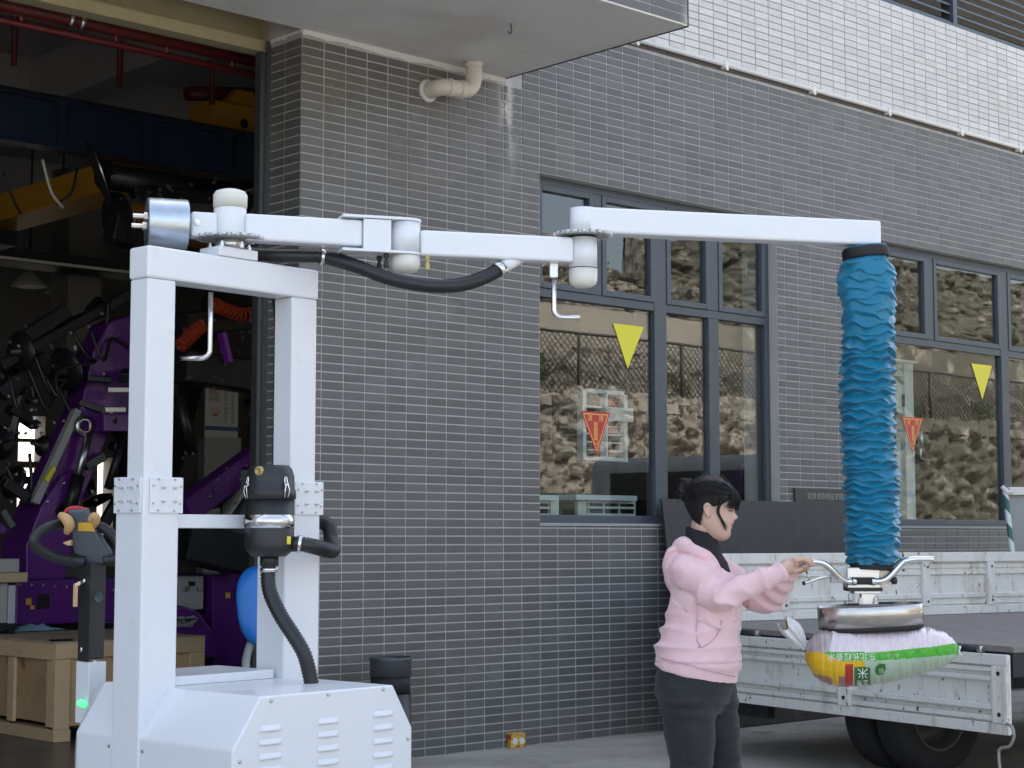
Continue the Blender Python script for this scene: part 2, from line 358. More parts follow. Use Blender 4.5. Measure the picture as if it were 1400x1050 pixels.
for i in range(len(cuts)-1):
    a, b = cuts[i], cuts[i+1]
    if i in (1, 3): wallbox(bk, a, b, -DB-.3, -DB, 0, 1.72); wallbox(bk, a, b, -DB-.3, -DB, 2.24, 2.32); wallbox(bk, a, b, -DB-.3, -DB, 2.58, 2.62); wallbox(bk, a, b, -DB-.3, -DB, 2.92, TOPZ)
    elif i == 5: wallbox(bk, a, b, -DB-.3, -DB, 0, 1.35); wallbox(bk, a, b, -DB-.3, -DB, 2.4, TOPZ)
    else: wallbox(bk, a, b, -DB-.3, -DB, 0, TOPZ)
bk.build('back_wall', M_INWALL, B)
lf = MB(); wallbox(lf, -16, -7, -TH, 0, 0, 4.75); lf.build('far_wall', M_GROUT, B)
# door jamb return with its own tiles
jb = MB(); 
for k in range(91):
    for j in range(2):
        z0 = max(ROW0+(k-1)*RP+GZ/2, .006); z1 = ROW0+k*RP-GZ/2
        if z1 > 4.26: continue
        o1 = -.006 - j*.165; o0 = -.165+.003 - j*.165 if j == 0 else -TH+.012
        mb = jb if z0 < 3.1 else MB()
        mb.add([WP(-.004,o1,z0), WP(-.004,o0,z0), WP(-.004,o0,z1), WP(-.004,o1,z1), WP(0,o1,z0), WP(0,o0,z0), WP(0,o0,z1), WP(0,o1,z1)], [(0,1,2,3),(0,4,5,1),(1,5,6,2),(2,6,7,3),(3,7,4,0)])
        if mb is not jb: mb.build('tile', M_TILE, WALL)
jb.build('jamb_tile_field', M_TILE, WALL, kind='stuff')
m = MB(); wallbox(m, -.055, -.004, -TH-.06, -TH-.002, 0, 4.28); wallbox(m, -.025, -.004, -TH+.004, -TH+.03, 0, 4.28); m.build('door_track', mat('track steel', (.16, .17, .17), .4, metal=.8), B)
# canopy
cn = MB(); wallbox(cn, -9, 1.609, .0, 1.575, 4.285, 4.9); CAN = cn.build('canopy', [M_PLASTER], B)
FW_ = .32
for r_ in range(10):
    for c_ in range(10):
        u1 = 1.609-c_*FW_-.004; u0 = u1-FW_+.008; z0 = 4.297+r_*.0535; z1 = z0+.047
        m = MB(); m.hexa([WP(u0,1.575,z0), WP(u1,1.575,z0), WP(u1,1.580,z0), WP(u0,1.580,z0), WP(u0,1.575,z1), WP(u1,1.575,z1), WP(u1,1.580,z1), WP(u0,1.580,z1)]); m.build('tile', M_TILE, CAN)
m = MB(); wallbox(m, 1.609, 1.616, .004, 1.58, 4.28, 4.9); m.build('edge_trim', M_BLACK, CAN)
def ragged(p, d_in, lo, hi, n, rs):                 # rough hand-skimmed strip below the soffit
    mb = MB(); L = []
    for i in range(n+1):
        a = i/n; hgt = lo+(hi-lo)*noise.fractal(Vector((a*9, rs, 0)), 1, 2, 4)*.5+(hi-lo)*.5; L.append((a, max(.006, hgt)))
    for i in range(n):
        (a, ha), (b, hb) = L[i], L[i+1]
        mb.hexa([p(a,0,ha), p(b,0,hb), p(b,d_in,hb), p(a,d_in,ha), p(a,0,0), p(b,0,0), p(b,d_in,0), p(a,d_in,0)])
    return mb
ragged(lambda a, o, h_: WP(1.61*a, .0005+o, 4.2848-h_), .008, .012, .055, 120, 3.1).build('skim_strip', M_LIME, CAN)
ragged(lambda a, o, h_: WP(-.0045-o, -TH+.34*a, 4.2848-h_), .005, .01, .03, 30, 7.7).build('skim_strip', M_LIME, CAN)
m = MB(); wallbox(m, -7, -.004, -TH-.10, -TH-.002, 4.215, 4.2845); wallbox(m, -.0035, .5, -TH-.10, -TH-.002, 4.1, 4.9); wallbox(m, -7, .6, -TH-.6, -TH-.101, 4.30, 4.9); m.build('door_lintel', M_CREAM, B)
# hook in the soffit
m = MB(); hk = WP(.818, .918, 4.285); m.tube(spline([hk, hk-ZH*.03, hk-ZH*.05+UH*.004, hk-ZH*.062-UH*.012, hk-ZH*.05-UH*.026], 14), .0035, 6)
o = m.build('ceiling_hook', M_BLACK); o['label'] = 'small rusty wire hook hanging from the grey canopy soffit'; o['category'] = 'hook'
# drain elbow
DP = thing('drain_pipe', 'dirty white plastic drain elbow between the soffit and the tiled wall', 'pipe', WP(1.2, .154, 4.1))
pw = WP(.955, 0, 4.085); ps = WP(1.206, .155, 4.285); rr = .052
path = [ps, ps-ZH*.06]+spline([ps-ZH*.09, WP(1.19,.155,4.135), WP(1.15,.155,4.10), WP(1.10,.155,4.092)], 9)+[WP(1.05,.153,4.09)]+spline([WP(1.0,.148,4.088), WP(.965,.125,4.086), WP(.955,.09,4.085), WP(.955,.04,4.085)], 8)+[pw]
MB().tube(path, rr, 20).build('pipe', M_PVC, DP)
for a, b in (((1.12,.155,4.094), (1.075,.154,4.091)), ((1.02,.15,4.089), (.99,.146,4.088))): MB().tube([WP(*a), WP(*b)], rr+.005, 20).build('socket_ring', M_PVC, DP)
MB().tube([WP(1.206,.155,4.285), WP(1.206,.155,4.25)], rr+.005, 20).build('socket_ring', M_PVC, DP)
MB().lathe([(.075,0),(.07,.012),(.055,.02)], pw+NH*.004, NH, 20).build('mortar_ring', M_LIME, DP)
# conduit
CD = thing('conduit_pipe', 'thin white conduit running along the tiled facade below the white band', 'pipe', WP(2.86, .04, 4.775))
MB().tube([WP(2.86,.035,4.775), WP(14,.035,4.775)], .017, 10).build('tube', M_CONDUIT, CD)
for x, y in ((868,60),(990,93),(1110,127),(1213,155),(1312,182),(1392,205)):
    u = wpx(x, y, .03)[0]; m = MB(); wallbox(m, u-.015, u+.015, .004, .058, 4.744, 4.798); m.tube([WP(u,.05,4.738), WP(u,.066,4.738)], .012, 8); m.build('clip', M_CONDUIT, CD)
m = MB(); wallbox(m, 1.62, 14, -.001, .010, 4.738, 4.794); m.build('ledge', mat('brown ledge', (.09, .082, .075), .8, dirt=(.2, .18, .15), dscale=8), B)
# ---- windows
def window(Wn, mulls, sashes, panes, transoms):
    u0, u1, z0, z1 = Wn; fo = -.08
    m = MB(); fw = .05
    for a, b, c, d in ((u0+.002, u0+fw, z0+.002, z1-.002), (u1-fw, u1-.002, z0+.002, z1-.002)): wallbox(m, a, b, fo-.09, fo, c, d)
    wallbox(m, u0+fw, u1-fw, fo-.09, fo-.0005, z0+.002, z0+.06); wallbox(m, u0+fw, u1-fw, fo-.09, fo-.0005, z1-.05, z1-.002)
    win = m.build('window', M_FRAME, B, bevel=.003)
    m = MB(); wallbox(m, u0-.01, u1+.01, -.079, .012, z0-.012, z0+.006); m.build('sill', mat('sill strip', (.30, .32, .32), .5), win)
    for a, b, c, d in mulls: m = MB(); wallbox(m, a, b, fo-.085, fo+.004, c, d); m.build('mullion', M_FRAME, win, bevel=.003)
    for a, b, c, d in transoms: m = MB(); wallbox(m, a, b, fo-.08, fo+.001, c, d); m.build('transom', M_FRAME, win, bevel=.003)
    for a, b, c, d in sashes:
        m = MB(); s_ = .042
        for (p, q, r_, s2) in ((a, a+s_, c, d), (b-s_, b, c, d), (a+s_, b-s_, c, c+s_), (a+s_, b-s_, d-s_, d)): wallbox(m, p, q, fo-.05, fo+.012, r_, s2)
        m.build('sash', M_FRAME, win, bevel=.004)
        m = MB(); wallbox(m, a+s_-.004, b-s_+.004, fo-.024, fo-.018, c+s_-.004, d-s_+.004); m.build('pane', M_PANE, win)
    for a, b, c, d in panes:
        m = MB(); wallbox(m, a, b, fo-.034, fo-.028, c, d); m.build('pane', M_PANE, win)
    return win
ZT0, ZT1 = 2.905, 2.962
G = .001
window(W1, [(3.11,3.235,1.466,3.659), (2.50,2.58,ZT1+G,3.659), (3.70,3.80,ZT1+G,3.659), (3.69,3.80,1.466,ZT0-G)],
       [(1.971,2.499,ZT1+G,3.658), (2.581,3.109,ZT1+G,3.658), (3.236,3.699,ZT1+G,3.658), (3.801,4.339,ZT1+G,3.658)],
       [(1.972,3.108,1.462,ZT0), (3.238,3.688,1.462,ZT0), (3.802,4.338,1.462,ZT0)], [(1.971,3.109,ZT0,ZT1), (3.236,4.339,ZT0,ZT1)])
window(W2, [(7.60,7.72,1.466,3.659), (6.47,6.57,ZT1+G,3.659), (8.62,8.72,ZT1+G,3.659)],
       [(5.632,6.469,ZT1+G,3.658), (6.571,7.599,ZT1+G,3.658), (7.721,8.619,ZT1+G,3.658), (8.721,9.568,ZT1+G,3.658)],
       [(5.632,7.598,1.462,ZT0), (7.722,9.566,1.462,ZT0)], [(5.632,7.599,ZT0,ZT1), (7.721,9.568,ZT0,ZT1)])
# ---- shop interior: slab, beams, services
m = MB(); wallbox(m, -16, 14, -DB, -TH, 5.75, 5.95); m.build('ceiling', M_CEIL, B)
for d_ in (2.2, 6.5, 10.5): m = MB(); wallbox(m, -16, 14, -d_-.35, -d_, 5.2, 5.749); m.build('ceiling_beam', M_CEIL, B)
for u in (-3.2, 1.6, 6.2): m = MB(); wallbox(m, u, u+.3, -DB, -TH-.7, 5.28, 5.748); m.build('ceiling_beam', M_CEIL, B)
for u in (-3.2, 3.1, 8.2): m = MB(); wallbox(m, u, u+.4, -8.9, -8.5, 0.005, 5.279); m.build('column', M_INWALL, B)
# ================================================================== the far side of the yard (seen in the window glass)
def bank_shade_hook(t, c):                                  # shade on the bank farther along, painted into the rock with dark vine tone
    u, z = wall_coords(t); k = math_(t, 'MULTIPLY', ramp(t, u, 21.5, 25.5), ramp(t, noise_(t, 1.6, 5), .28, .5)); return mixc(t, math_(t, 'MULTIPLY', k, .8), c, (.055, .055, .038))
M_RUB = mat('rubble stone', (.31, .285, .25), .9, var=.6, vscale=8, bump=.8, bscale=9, dirt=(.10, .085, .065), dscale=6.5, dlo=.47, dhi=.58, hook=bank_shade_hook)
M_ROCK = mat('tan rock', (.33, .305, .265), .95, var=.6, vscale=8, bump=1, bscale=5, dirt=(.09, .08, .06), dscale=6, dlo=.47, dhi=.57, hook=bank_shade_hook)
M_BAND = mat('tan concrete', (.36, .335, .295), .9, var=.25, vscale=1.2, dirt=(.31, .27, .2), dscale=1.5, hook=bank_shade_hook)
M_WIRE = mat('dark wire', (.05, .05, .045), .6)
M_LEAF = mat('bank leaves', (.06, .085, .03), .6, var=.3, vscale=7)
RW = thing('retaining_wall', 'tan stone bank with a concrete band mirrored in the window glass', 'wall', WP(25, 15, 0))
m = MB()
def rub(a, b):
    u = 2+60*a; z = 4.0*b; n = 1.3*noise.fractal(Vector((u*2.6, z*3.2, 3)), .7, 2, 6)
    return WP(u, 15+.22*n+.12*b, z)
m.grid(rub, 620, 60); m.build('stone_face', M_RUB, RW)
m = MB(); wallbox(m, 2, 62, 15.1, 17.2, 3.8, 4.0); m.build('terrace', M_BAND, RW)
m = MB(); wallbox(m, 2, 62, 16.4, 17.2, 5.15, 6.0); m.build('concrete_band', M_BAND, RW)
m = MB()
def rock(a, b):
    u = 2+60*a; n = noise.fractal(Vector((u*1.8, b*7, 9)), .7, 2, 7); tz = 7.9+1.0*noise.noise(Vector((u*.22, 0, 5)))+(1.2 if u > 24 else 0)
    return WP(u, 17.0+3.0*b+.45*n, 5.9+(tz-5.9)*b)
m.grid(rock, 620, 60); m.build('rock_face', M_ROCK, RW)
m = MB()
def bank(a, b):
    u = 2+60*a; n = noise.fractal(Vector((u*1.3, b*3, 19)), .8, 2, 6); return WP(u, 15.3+1.1*b+.25*n, 3.98+1.2*b)
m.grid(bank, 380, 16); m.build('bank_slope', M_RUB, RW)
FN = thing('chain_link_fence', 'dark chain link fence on the stone bank, mirrored in the window glass', 'fence', WP(25, 15.5, 4))
m = MB(); fh = 1.3; sp = .15
for k in range(int(46/sp)):
    u = 6+k*sp
    m.tube([WP(u,15.5,4.0), WP(u+fh,15.5,4.0+fh)], .010, 3, cap=False); m.tube([WP(u+fh,15.5,4.0), WP(u,15.5,4.0+fh)], .010, 3, cap=False)
m.build('wire_mesh', M_WIRE, FN)
for zz in (4.03, 5.3): MB().tube([WP(6,15.5,zz), WP(54,15.5,zz)], .03, 6).build('rail', M_WIRE, FN)
for k in range(17): MB().tube([WP(6+k*3,15.5,4.0), WP(6+k*3,15.5,5.33)], .035, 6).build('post', M_WIRE, FN)
def bush(name, label, c, r_, n, sc, seed, cat='bush'):
    T = thing(name, label, cat, c); rg = random.Random(seed); m = MB()
    for i in range(n):
        d = Vector((rg.gauss(0,1), rg.gauss(0,1), rg.gauss(0,1))).normalized()*(rg.random()**.4); p = Vector(c)+Vector((d.x*r_[0], d.y*r_[0], r_[1]*(1+d.z)))
        a = Vector((rg.gauss(0,1), rg.gauss(0,1), rg.gauss(0,1))).normalized(); b = a.orthogonal().normalized(); s_ = sc*rg.uniform(.6,1.3)
        m.add([p-a*s_, p+b*s_*.5, p+a*s_, p-b*s_*.5], [(0,1,2,3)])
    m.build('crown', M_LEAF, T, orient=False)
    MB().tube(spline([Vector(c), Vector(c)+ZH*r_[1]*.5+UH*.05, Vector(c)+ZH*r_[1]], 5), [.06,.05,.045,.035,.02], 6).build('trunk', mat('bark', (.12,.09,.06), .9), T)
    return T
bush('bank_bush', 'green bush behind the fence, mirrored at the left of the lower pane', WP(16.5, 16.2, 4.0), (.9, .7), 700, .10, 1)
bush('bank_tree', 'leafy tree on top of the bank, mirrored in the upper left pane', WP(17.5, 18.4, 6.4), (1.3, 1.5), 1100, .13, 2, 'tree')
m = MB(); rk = random.Random(70)
for k in range(17):
    c = WP(12.5+k*2.2+rk.uniform(-.6,.6), 15.75+rk.random()*.4, 4.0); rx = .3+.4*rk.random(); rz = .25+.3*rk.random()
    for i in range(240):
        d = Vector((rk.gauss(0,1), rk.gauss(0,1), rk.gauss(0,1))).normalized()*(rk.random()**.4); q = c+Vector((d.x*rx, d.y*rx, rz*(1+d.z))); e = Vector((rk.gauss(0,1), rk.gauss(0,1), rk.gauss(0,1))).normalized(); f_ = e.orthogonal().normalized(); s_ = .07*rk.uniform(.6,1.3)
        m.add([q-e*s_, q+f_*s_*.5, q+e*s_, q-f_*s_*.5], [(0,1,2,3)])
m.build('bank_scrub', M_LEAF, orient=False, kind='stuff', label='low green scrub growing along the chain link fence', category='scrub')
# parked van on the yard behind the camera
M_VAN = mat('dark green van paint', (.035, .05, .042), .3, coat=.5, var=.05)
M_TYRE = mat('tyre rubber', (.016, .016, .017), .75, var=.25, vscale=20, bump=.3, bscale=80)
M_DGLASS = mat('dark car glass', (.02, .025, .028), .06, spec=.8)
VN = thing('parked_van', 'dark green van parked across the yard, mirrored low in the windows', 'van', WP(14, 11.6, 0))
vp = [(0,.35),(4.4,.35),(4.4,1.0),(4.15,1.12),(3.55,1.9),(3.3,2.0),(.1,2.0),(0,1.85)]
MB().prism([WP(11.5+a, 10.8, b) for a, b in vp], NH*1.75).build('body', M_VAN, VN, bevel=.05, seg=3)
for a, b, c, d in ((.3,1.3,1.05,1.75), (1.45,2.4,1.05,1.75), (2.55,3.4,1.05,1.75)):
    m = MB(); wallbox(m, 11.5+a, 11.5+b, 10.79, 10.81, c, d); m.build('window', M_DGLASS, VN)
for a in (.85, 3.6):
    o = MB().lathe([(.2,0),(.3,.0),(.33,.03),(.33,.17),(.3,.2),(.2,.2)], WP(11.5+a, 10.75, .335), NH, 24).build('wheel', M_TYRE, VN)
# ================================================================== vacuum tube lifter on its wheeled stand
M_WHITE = mat('white powder coat', (.74, .765, .795), .38, var=.025, vscale=3, rvar=.05, coat=.25, bump=.05, bscale=420, dirt=(.60, .61, .61), dscale=7, dlo=.6, dhi=.85)
M_CAPW = mat('ivory cap plastic', (.70, .69, .62), .4, var=.05, vscale=12)
M_CHROME = mat('bright steel', (.72, .72, .71), .16, metal=1, var=.06, vscale=20, rvar=.05)
M_ZINC = mat('galvanised weight', (.50, .56, .62), .34, metal=1, var=.25, vscale=12, rvar=.14, stretch=(1,1,2.5))
M_HOSE = mat('black hose', (.014, .015, .017), .38, var=.15, vscale=10)
M_BPLA = mat('black plastic', (.017, .018, .019), .42, var=.2, vscale=14, bump=.1, bscale=200)
M_GPLA = mat('slate plastic', (.085, .098, .118), .45, var=.06, vscale=10, bump=.1, bscale=250)
M_TAN = mat('tan plastic', (.55, .34, .15), .45, var=.08, vscale=15)
M_YEL = mat('yellow label', (.72, .42, .04), .45)
M_BRASS = mat('dull brass', (.42, .34, .14), .42, metal=.6, var=.15, vscale=30)
M_ALU = mat('brushed aluminium', (.66, .66, .66), .3, metal=1, var=.08, vscale=15, rvar=.08)
M_RUBBER = mat('black rubber', (.012, .012, .013), .7)
def brushed_hook(t, c):
    n = noise_(t, 30, 3, stretch=(1, 1, 30)); return mixc(t, ramp(t, n, .3, .7), c, (.45, .43, .40))
M_PAD = mat('brushed stainless', (.62, .60, .57), .26, metal=1, var=.2, vscale=3, rvar=.08, hook=brushed_hook)
_A = at(203, 334.3, 5.5); MF = Frame((_A.x, _A.y), R(42)); MX = lambda m, q, z: MF.P(m, q, z)
VL = thing('vacuum_tube_lifter', 'white mobile vacuum tube lifter with jointed arm, blue lift tube and counterweight', 'lifter', MX(.36, 0, 0))
def mbox(m0, m1, q0, q1, z0, z1, mb=None): mb = mb or MB(); mb.box(m0, m1, q0, q1, z0, z1, MX); return mb
# frame
mbox(.0, .728, .0, .104, 2.147, 2.251).build('top_beam', M_WHITE, VL, bevel=.009, seg=3)
for a, b in ((.004, .115), (.61, .724)): mbox(a, b, .004, .100, 1.50, 2.1465).build('upper_post', M_WHITE, VL, bevel=.007, seg=3)
PLB = ((.24,.06),(.74,.06),(.09,.24),(.92,.25),(.36,.30),(.71,.30),(.36,.68),(.71,.68),(.08,.73),(.90,.73),(.24,.92),(.72,.92))
for m0, m1, p0, p1 in ((-.009, .132, .013, .142), (.577, .735, .615, .744)):
    lp = mbox(m0, m1, -.010, .138, .25, 1.505).build('lower_post', M_WHITE, VL, bevel=.008, seg=3)
    plates = [('front', p0, p1)] + ([('side', -.004, .140)] if m0 < 0 else [])
    for kind, a, b in plates:
        if kind == 'front': pl = mbox(a, b, -.017, -.0105, 1.393, 1.508).build('flange_plate', M_WHITE, VL, bevel=.006, seg=3)
        else: pl = mbox(-.016, -.0095, a, b, 1.393, 1.508).build('flange_plate', M_WHITE, VL, bevel=.006, seg=3)
        for i, (fx, fy) in enumerate(PLB):
            z = 1.508-fy*.115; L = .020 if i in (4,5,6,7) else .007; r_ = .0042
            if kind == 'front': p = MX(a+fx*(b-a), -.0165, z); d_ = -MF.q
            else: p = MX(-.0155, b-fx*(b-a), z); d_ = -MF.m
            MB().lathe([(r_,0),(r_,L*.5),(r_*.62,L*.5),(r_*.62,L)], p, d_, 8, sm=False).build('bolt', M_STEEL, pl)
c0, cz0 = MF.px(250, 722, .03); c1, cz1 = MF.px(250, 703, .03)
mbox(.1325, .47, .03, .08, cz0, cz1).build('cross_bar', M_WHITE, VL, bevel=.004)
# base cover
pr = [(-.006,.08),(-.006,.69),(.10,.842),(.65,.842),(.737,.70),(.737,.08)]; pc = [(.07,.08),(.07,.60),(.14,.80),(.62,.80),(.69,.66),(.69,.08)]
bm_ = MB(); S = [[MX(a, q, z) for a, z in prof] for prof, q in ((pr,-.465),(pr,.33),(pc,.45))]
for i in range(2):
    for k in range(6): bm_.add([S[i][k], S[i][(k+1)%6], S[i+1][(k+1)%6], S[i+1][k]], [(0,1,2,3)])
bm_.add(S[0], [tuple(range(6))]); bm_.add(S[2], [tuple(range(6))])
bmesh_fix = bm_; BC = bm_.build('base_cover', M_WHITE, VL)
me = BC.data; b_ = bmesh.new(); b_.from_mesh(me); bmesh.ops.remove_doubles(b_, verts=b_.verts, dist=.0005); bmesh.ops.recalc_face_normals(b_, faces=b_.faces); b_.to_mesh(me); b_.free()
bv = BC.modifiers.new('bevel', 'BEVEL'); bv.width = .006; bv.segments = 3
mbox(.145, .56, .02, .32, .8425, .872).build('top_panel', M_WHITE, BC, bevel=.003)
lq = -.466
for cx_, ys in ((370,(995,1013.5,1033,1051)), (449,(985,1003,1022,1041)), (524,(975,993.6,1012,1031,1048))):
    for y in ys:
        m_, z = MF.px(cx_, y, lq); mb = MB(); w_ = .044
        n = 9
        def lv(a, b, m_=m_, z=z): 
            s_ = math.sin(math.pi*min(1,max(0,a)))**.35; return MX(m_+(a-.5)*2*w_, lq-.010*s_*math.sin(math.pi*b*.5+.02)*(1 if b < .98 else .2), z+.009-.02*b)
        mb.grid(lv, 13, 7); mb.build('louvre', M_WHITE, BC)
for x, y in ((371,958),(449,949.5),(524,942),(328,1041.5),(558,1010)):
    m_, z = MF.px(x, y, lq); MB().lathe([(.0065,0),(.0055,.003),(.003,.0045)], MX(m_, lq, z), -MF.q, 10).build('screw', M_STEEL, BC)
for x, y in ((195,1027.5),(149.5,1020)):
    q_, z = MF.pm(x, y, -.0065); MB().lathe([(.006,0),(.005,.003)], MX(-.0062, q_, z), -MF.m, 10).build('screw', M_STEEL, BC)
# pivot column on the beam
pm0 = MF.px(314, 335, .052)[0]; P0 = MX(pm0, .052, 0); Z0 = P0.y
def zat(x, y, Y): return at(x, y, Y).z
ZA1 = zat(314, 311, Z0); AH = .091
mbox(pm0-.085, pm0+.08, -.002, .106, 2.2515, 2.285).build('pivot_bracket', M_WHITE, VL, bevel=.004)
zg = zat(314, 326, Z0)
def gear(c, r_, n, h_, r2):
    mb = MB(); poly = []
    for k in range(n):
        for da, rad in ((.12, r2), (.30, r_), (.70, r_), (.88, r2)):
            a = 2*math.pi*(k+da)/n; poly.append(Vector(c)+Vector((math.cos(a)*rad, math.sin(a)*rad, 0)))
    return mb.prism(poly, ZH*h_)
gear(P0+ZH*(zg-.005), .118, 22, .010, .100).build('slewing_disc', mat('satin zinc', (.55,.56,.56), .35, metal=.7, var=.1), VL, bevel=.0015)
MB().lathe([(.05,2.2855),(.05,zg-.0055)], P0, ZH, 24).build('pivot_stub', M_STEEL, VL)
for k in range(6):
    a = k*math.pi/3+.3; MB().lathe([(.008,0),(.008,.012),(.005,.012),(.005,.02)], P0+Vector((math.cos(a)*.066, math.sin(a)*.066, 2.2855)), ZH, 8, sm=False).build('bolt', M_STEEL, VL)
MB().lathe([(.055,zg+.0055),(.055,zat(314,286,Z0))], P0, ZH, 32).build('pivot_column', M_WHITE, VL, bevel=.002)
zc = zat(314, 285.5, Z0); MB().lathe([(.052,zc-.002),(.052,zc+.004),(.057,zc+.004),(.058,zc+.045),(.05,zc+.058),(.03,zc+.065),(0,zc+.067)], P0, ZH, 32).build('pivot_cap', M_CAPW, VL)
# arms
Z1, Z2, Z2b, Z3 = 6.0, 6.175, 6.19, 6.44
P1 = at(554, 330, Z1); P2 = at(797, 345, Z2); P3 = at(1184, 345, Z3)
P1.z = P2.z = P3.z = 0
ZA2 = zat(650, 337.5, 6.07); ZA3 = zat(850, 306, 6.225)
d1 = (P1-P0).normalized(); d2 = (P2-P1).normalized(); d3 = (P3-P2).normalized()
def arm(a, b, z, w_, h_, name): 
    return MB().bar(Vector(a)+ZH*z, Vector(b)+ZH*z, w_, h_).build(name, M_WHITE, VL, bevel=.010, seg=3)
s1 = d1.cross(ZH)
cwp = P0 - d1*.135
arm(cwp, P0-d1*.046, ZA1, .075, AH*.92, 'rear_arm')
arm(P0+d1*.046, P1-d1*.16, ZA1, .078, AH, 'inner_arm')
ax = MB(); MB().lathe([(.060,0),(.060,.004),(.083,.004),(.085,.010),(.085,.132),(.083,.138),(.0,.138)], cwp-d1*.005+ZH*ZA1, -d1, 40).build('counterweight', M_ZINC, VL)
for dz, ds in ((.018, .02), (-.008, -.02)):
    c = cwp-d1*.14+ZH*(ZA1+dz)+s1*ds
    MB().lathe([(.014,0),(.014,.014),(.008,.014),(.008,.05)], c, -d1, 6, sm=False).build('weight_bolt', M_STEEL, VL)
MB().lathe([(.011,0),(.011,.006),(.007,.006),(.007,.012)], cwp+d1*.02+ZH*(ZA1+.005)+s1*.038, s1, 8, sm=False).build('bolt', M_STEEL, VL)
# elbow joint 1
MB().bar(P1-d1*.16+ZH*(ZA1-.004), P1-d1*.062+ZH*(ZA1-.004), .10, .106).build('fork_block', M_WHITE, VL, bevel=.003)
def stadium(c, d, L0, L1, w_, z0, z1):
    s_ = d.cross(ZH); poly = [c+d*L0-s_*w_, c+d*L0+s_*w_]
    for k in range(13):
        a = -math.pi/2+math.pi*k/12; poly.append(c+d*(L1+math.cos(a)*w_)-s_*w_*math.sin(a))
    return MB().prism([p+ZH*z0 for p in poly], ZH*(z1-z0))
for dz in (.0505, -.0665): stadium(P1, d1, -.235, 0, .056, ZA1+dz, ZA1+dz+.010).build('fork_plate', M_WHITE, VL, bevel=.002)
MB().lathe([(.053,ZA1-.055),(.053,ZA1+.049)], P1, ZH, 32).build('joint_cylinder', M_WHITE, VL)
MB().lathe([(0,ZA1-.128),(.03,ZA1-.126),(.047,ZA1-.116),(.053,ZA1-.1),(.053,ZA1-.068)], P1, ZH, 32).build('joint_cap', M_CAPW, VL)
for k, (dd, ds) in enumerate(((-.075, .03), (-.085, -.03), (.072, .03))):
    c = P1+d1*dd+s1*ds+ZH*(ZA1-.0665); MB().lathe([(.010,0),(.010,.014),(.006,.014),(.006,.028),(.009,.028),(.009,.05)], c, -ZH, 8, sm=False).build('stop_screw', M_BRASS if k == 2 else M_BLACK, VL)
for k in range(3): MB().lathe([(.006,0),(.006,.006)], P1+Vector((math.cos(k*2.1)*.035, math.sin(k*2.1)*.035, ZA1+.0605)), ZH, 6, sm=False).build('bolt', M_STEEL, VL)
# middle arm, joint 2
arm(P1+d2*.048, P2-d2*.046, ZA2, .075, AH*.99, 'middle_arm')
zt2, zb2 = zat(797, 326, Z2), zat(797, 367, Z2)
MB().lathe([(.051,zb2),(.051,zt2)], P2, ZH, 32).build('joint_cylinder', M_WHITE, VL)
MB().lathe([(.0515,zt2),(.0515,zt2+.006)], P2, ZH, 32).build('seal_ring', M_RUBBER, VL)
MB().lathe([(.0515,zb2-.003),(.0515,zb2)], P2, ZH, 32).build('seal_ring', M_RUBBER, VL)
MB().lathe([(0,zb2-.07),(.028,zb2-.069),(.046,zb2-.058),(.051,zb2-.045),(.052,zb2-.003)], P2, ZH, 32).build('joint_cap', M_CAPW, VL)
gear(P2+ZH*(zt2+.0065), .108, 22, .012, .090).build('slewing_disc', MATS['satin zinc'], VL, bevel=.0015)
arm(P2-d3*.012, P3+d3*.045, ZA3, .085, AH*1.02, 'outer_arm')
MB().lathe([(.046,zt2+.019),(.046,ZA3+AH*.51)], P2-d3*.0, ZH, 28).build('pivot_column', M_WHITE, VL)
# L rods
def lrod(px, y0, y1, x2, Y, label):
    a = at(px, y0, Y); b = at(px, y1, Y); b.x = a.x; b.y = a.y; e = at(x2, y1+4, Y)
    d = (e-b); d.z = 0; L = d.length; d.normalize(); r_ = .03
    return MB().tube([a, a+(b-a)*.5, b+ZH*r_]+[b+ZH*r_+d*(r_*(1-math.cos(t)))-ZH*(r_*math.sin(t)) for t in (.3,.6,.9,1.2,1.5708)]+[b+d*L], .0088, 12).build(label, M_CHROME, VL)
lrod(757, 377, 434, 793, 6.16, 'latch_rod'); lrod(288, 400, 490, 247, Z0, 'latch_rod')
m = MB(); c = at(757, 370, 6.16); m.bar(c-ZH*.028, c+ZH*.03, .03, .03); m.build('rod_socket', M_STEEL, VL, bevel=.003)
# hoses
def hose(name, pts, r_, n, parent=VL, pitch=.0115, sides=14):
    P = spline(pts, 400); L = [0]
    for i in range(1, 400): L.append(L[-1]+(P[i]-P[i-1]).length)
    T = L[-1]; cnt = int(T/pitch*2); out = []; j = 0
    for k in range(cnt+1):
        s_ = T*k/cnt
        while j < 398 and L[j+1] < s_: j += 1
        f_ = (s_-L[j])/max(1e-9, L[j+1]-L[j]); out.append(P[j].lerp(P[j+1], min(1, max(0, f_))))
    return MB().tube(out, [r_*(1.0 if k % 2 else .85) for k in range(cnt+1)], sides).build(name, M_HOSE, parent)
def clamp(name, a, b, r_, parent, mat_=None): return MB().tube([a, b], r_, 18).build(name, mat_ or M_CHROME, parent)
HR = .0255
hp = [at(346,352,Z0+.10), at(395,350,Z0+.12), at(440,351,5.97), at(485,363,5.93), at(530,380,5.92), at(580,390,5.93), at(625,390,5.97), at(660,380,6.03), at(685,367,6.07)]
rpb = MX(.80, .13, 0)
up_pts = [MX(.70,.17,1.36), MX(.70,.175,1.6), MX(.70,.175,1.9), MX(.695,.175,2.12), MX(.66,.19,2.25), MX(.58,.2,2.285)]
H1 = hose('arm_hose', [MX(.45,.19,2.30)]+hp[1:], HR, 0)
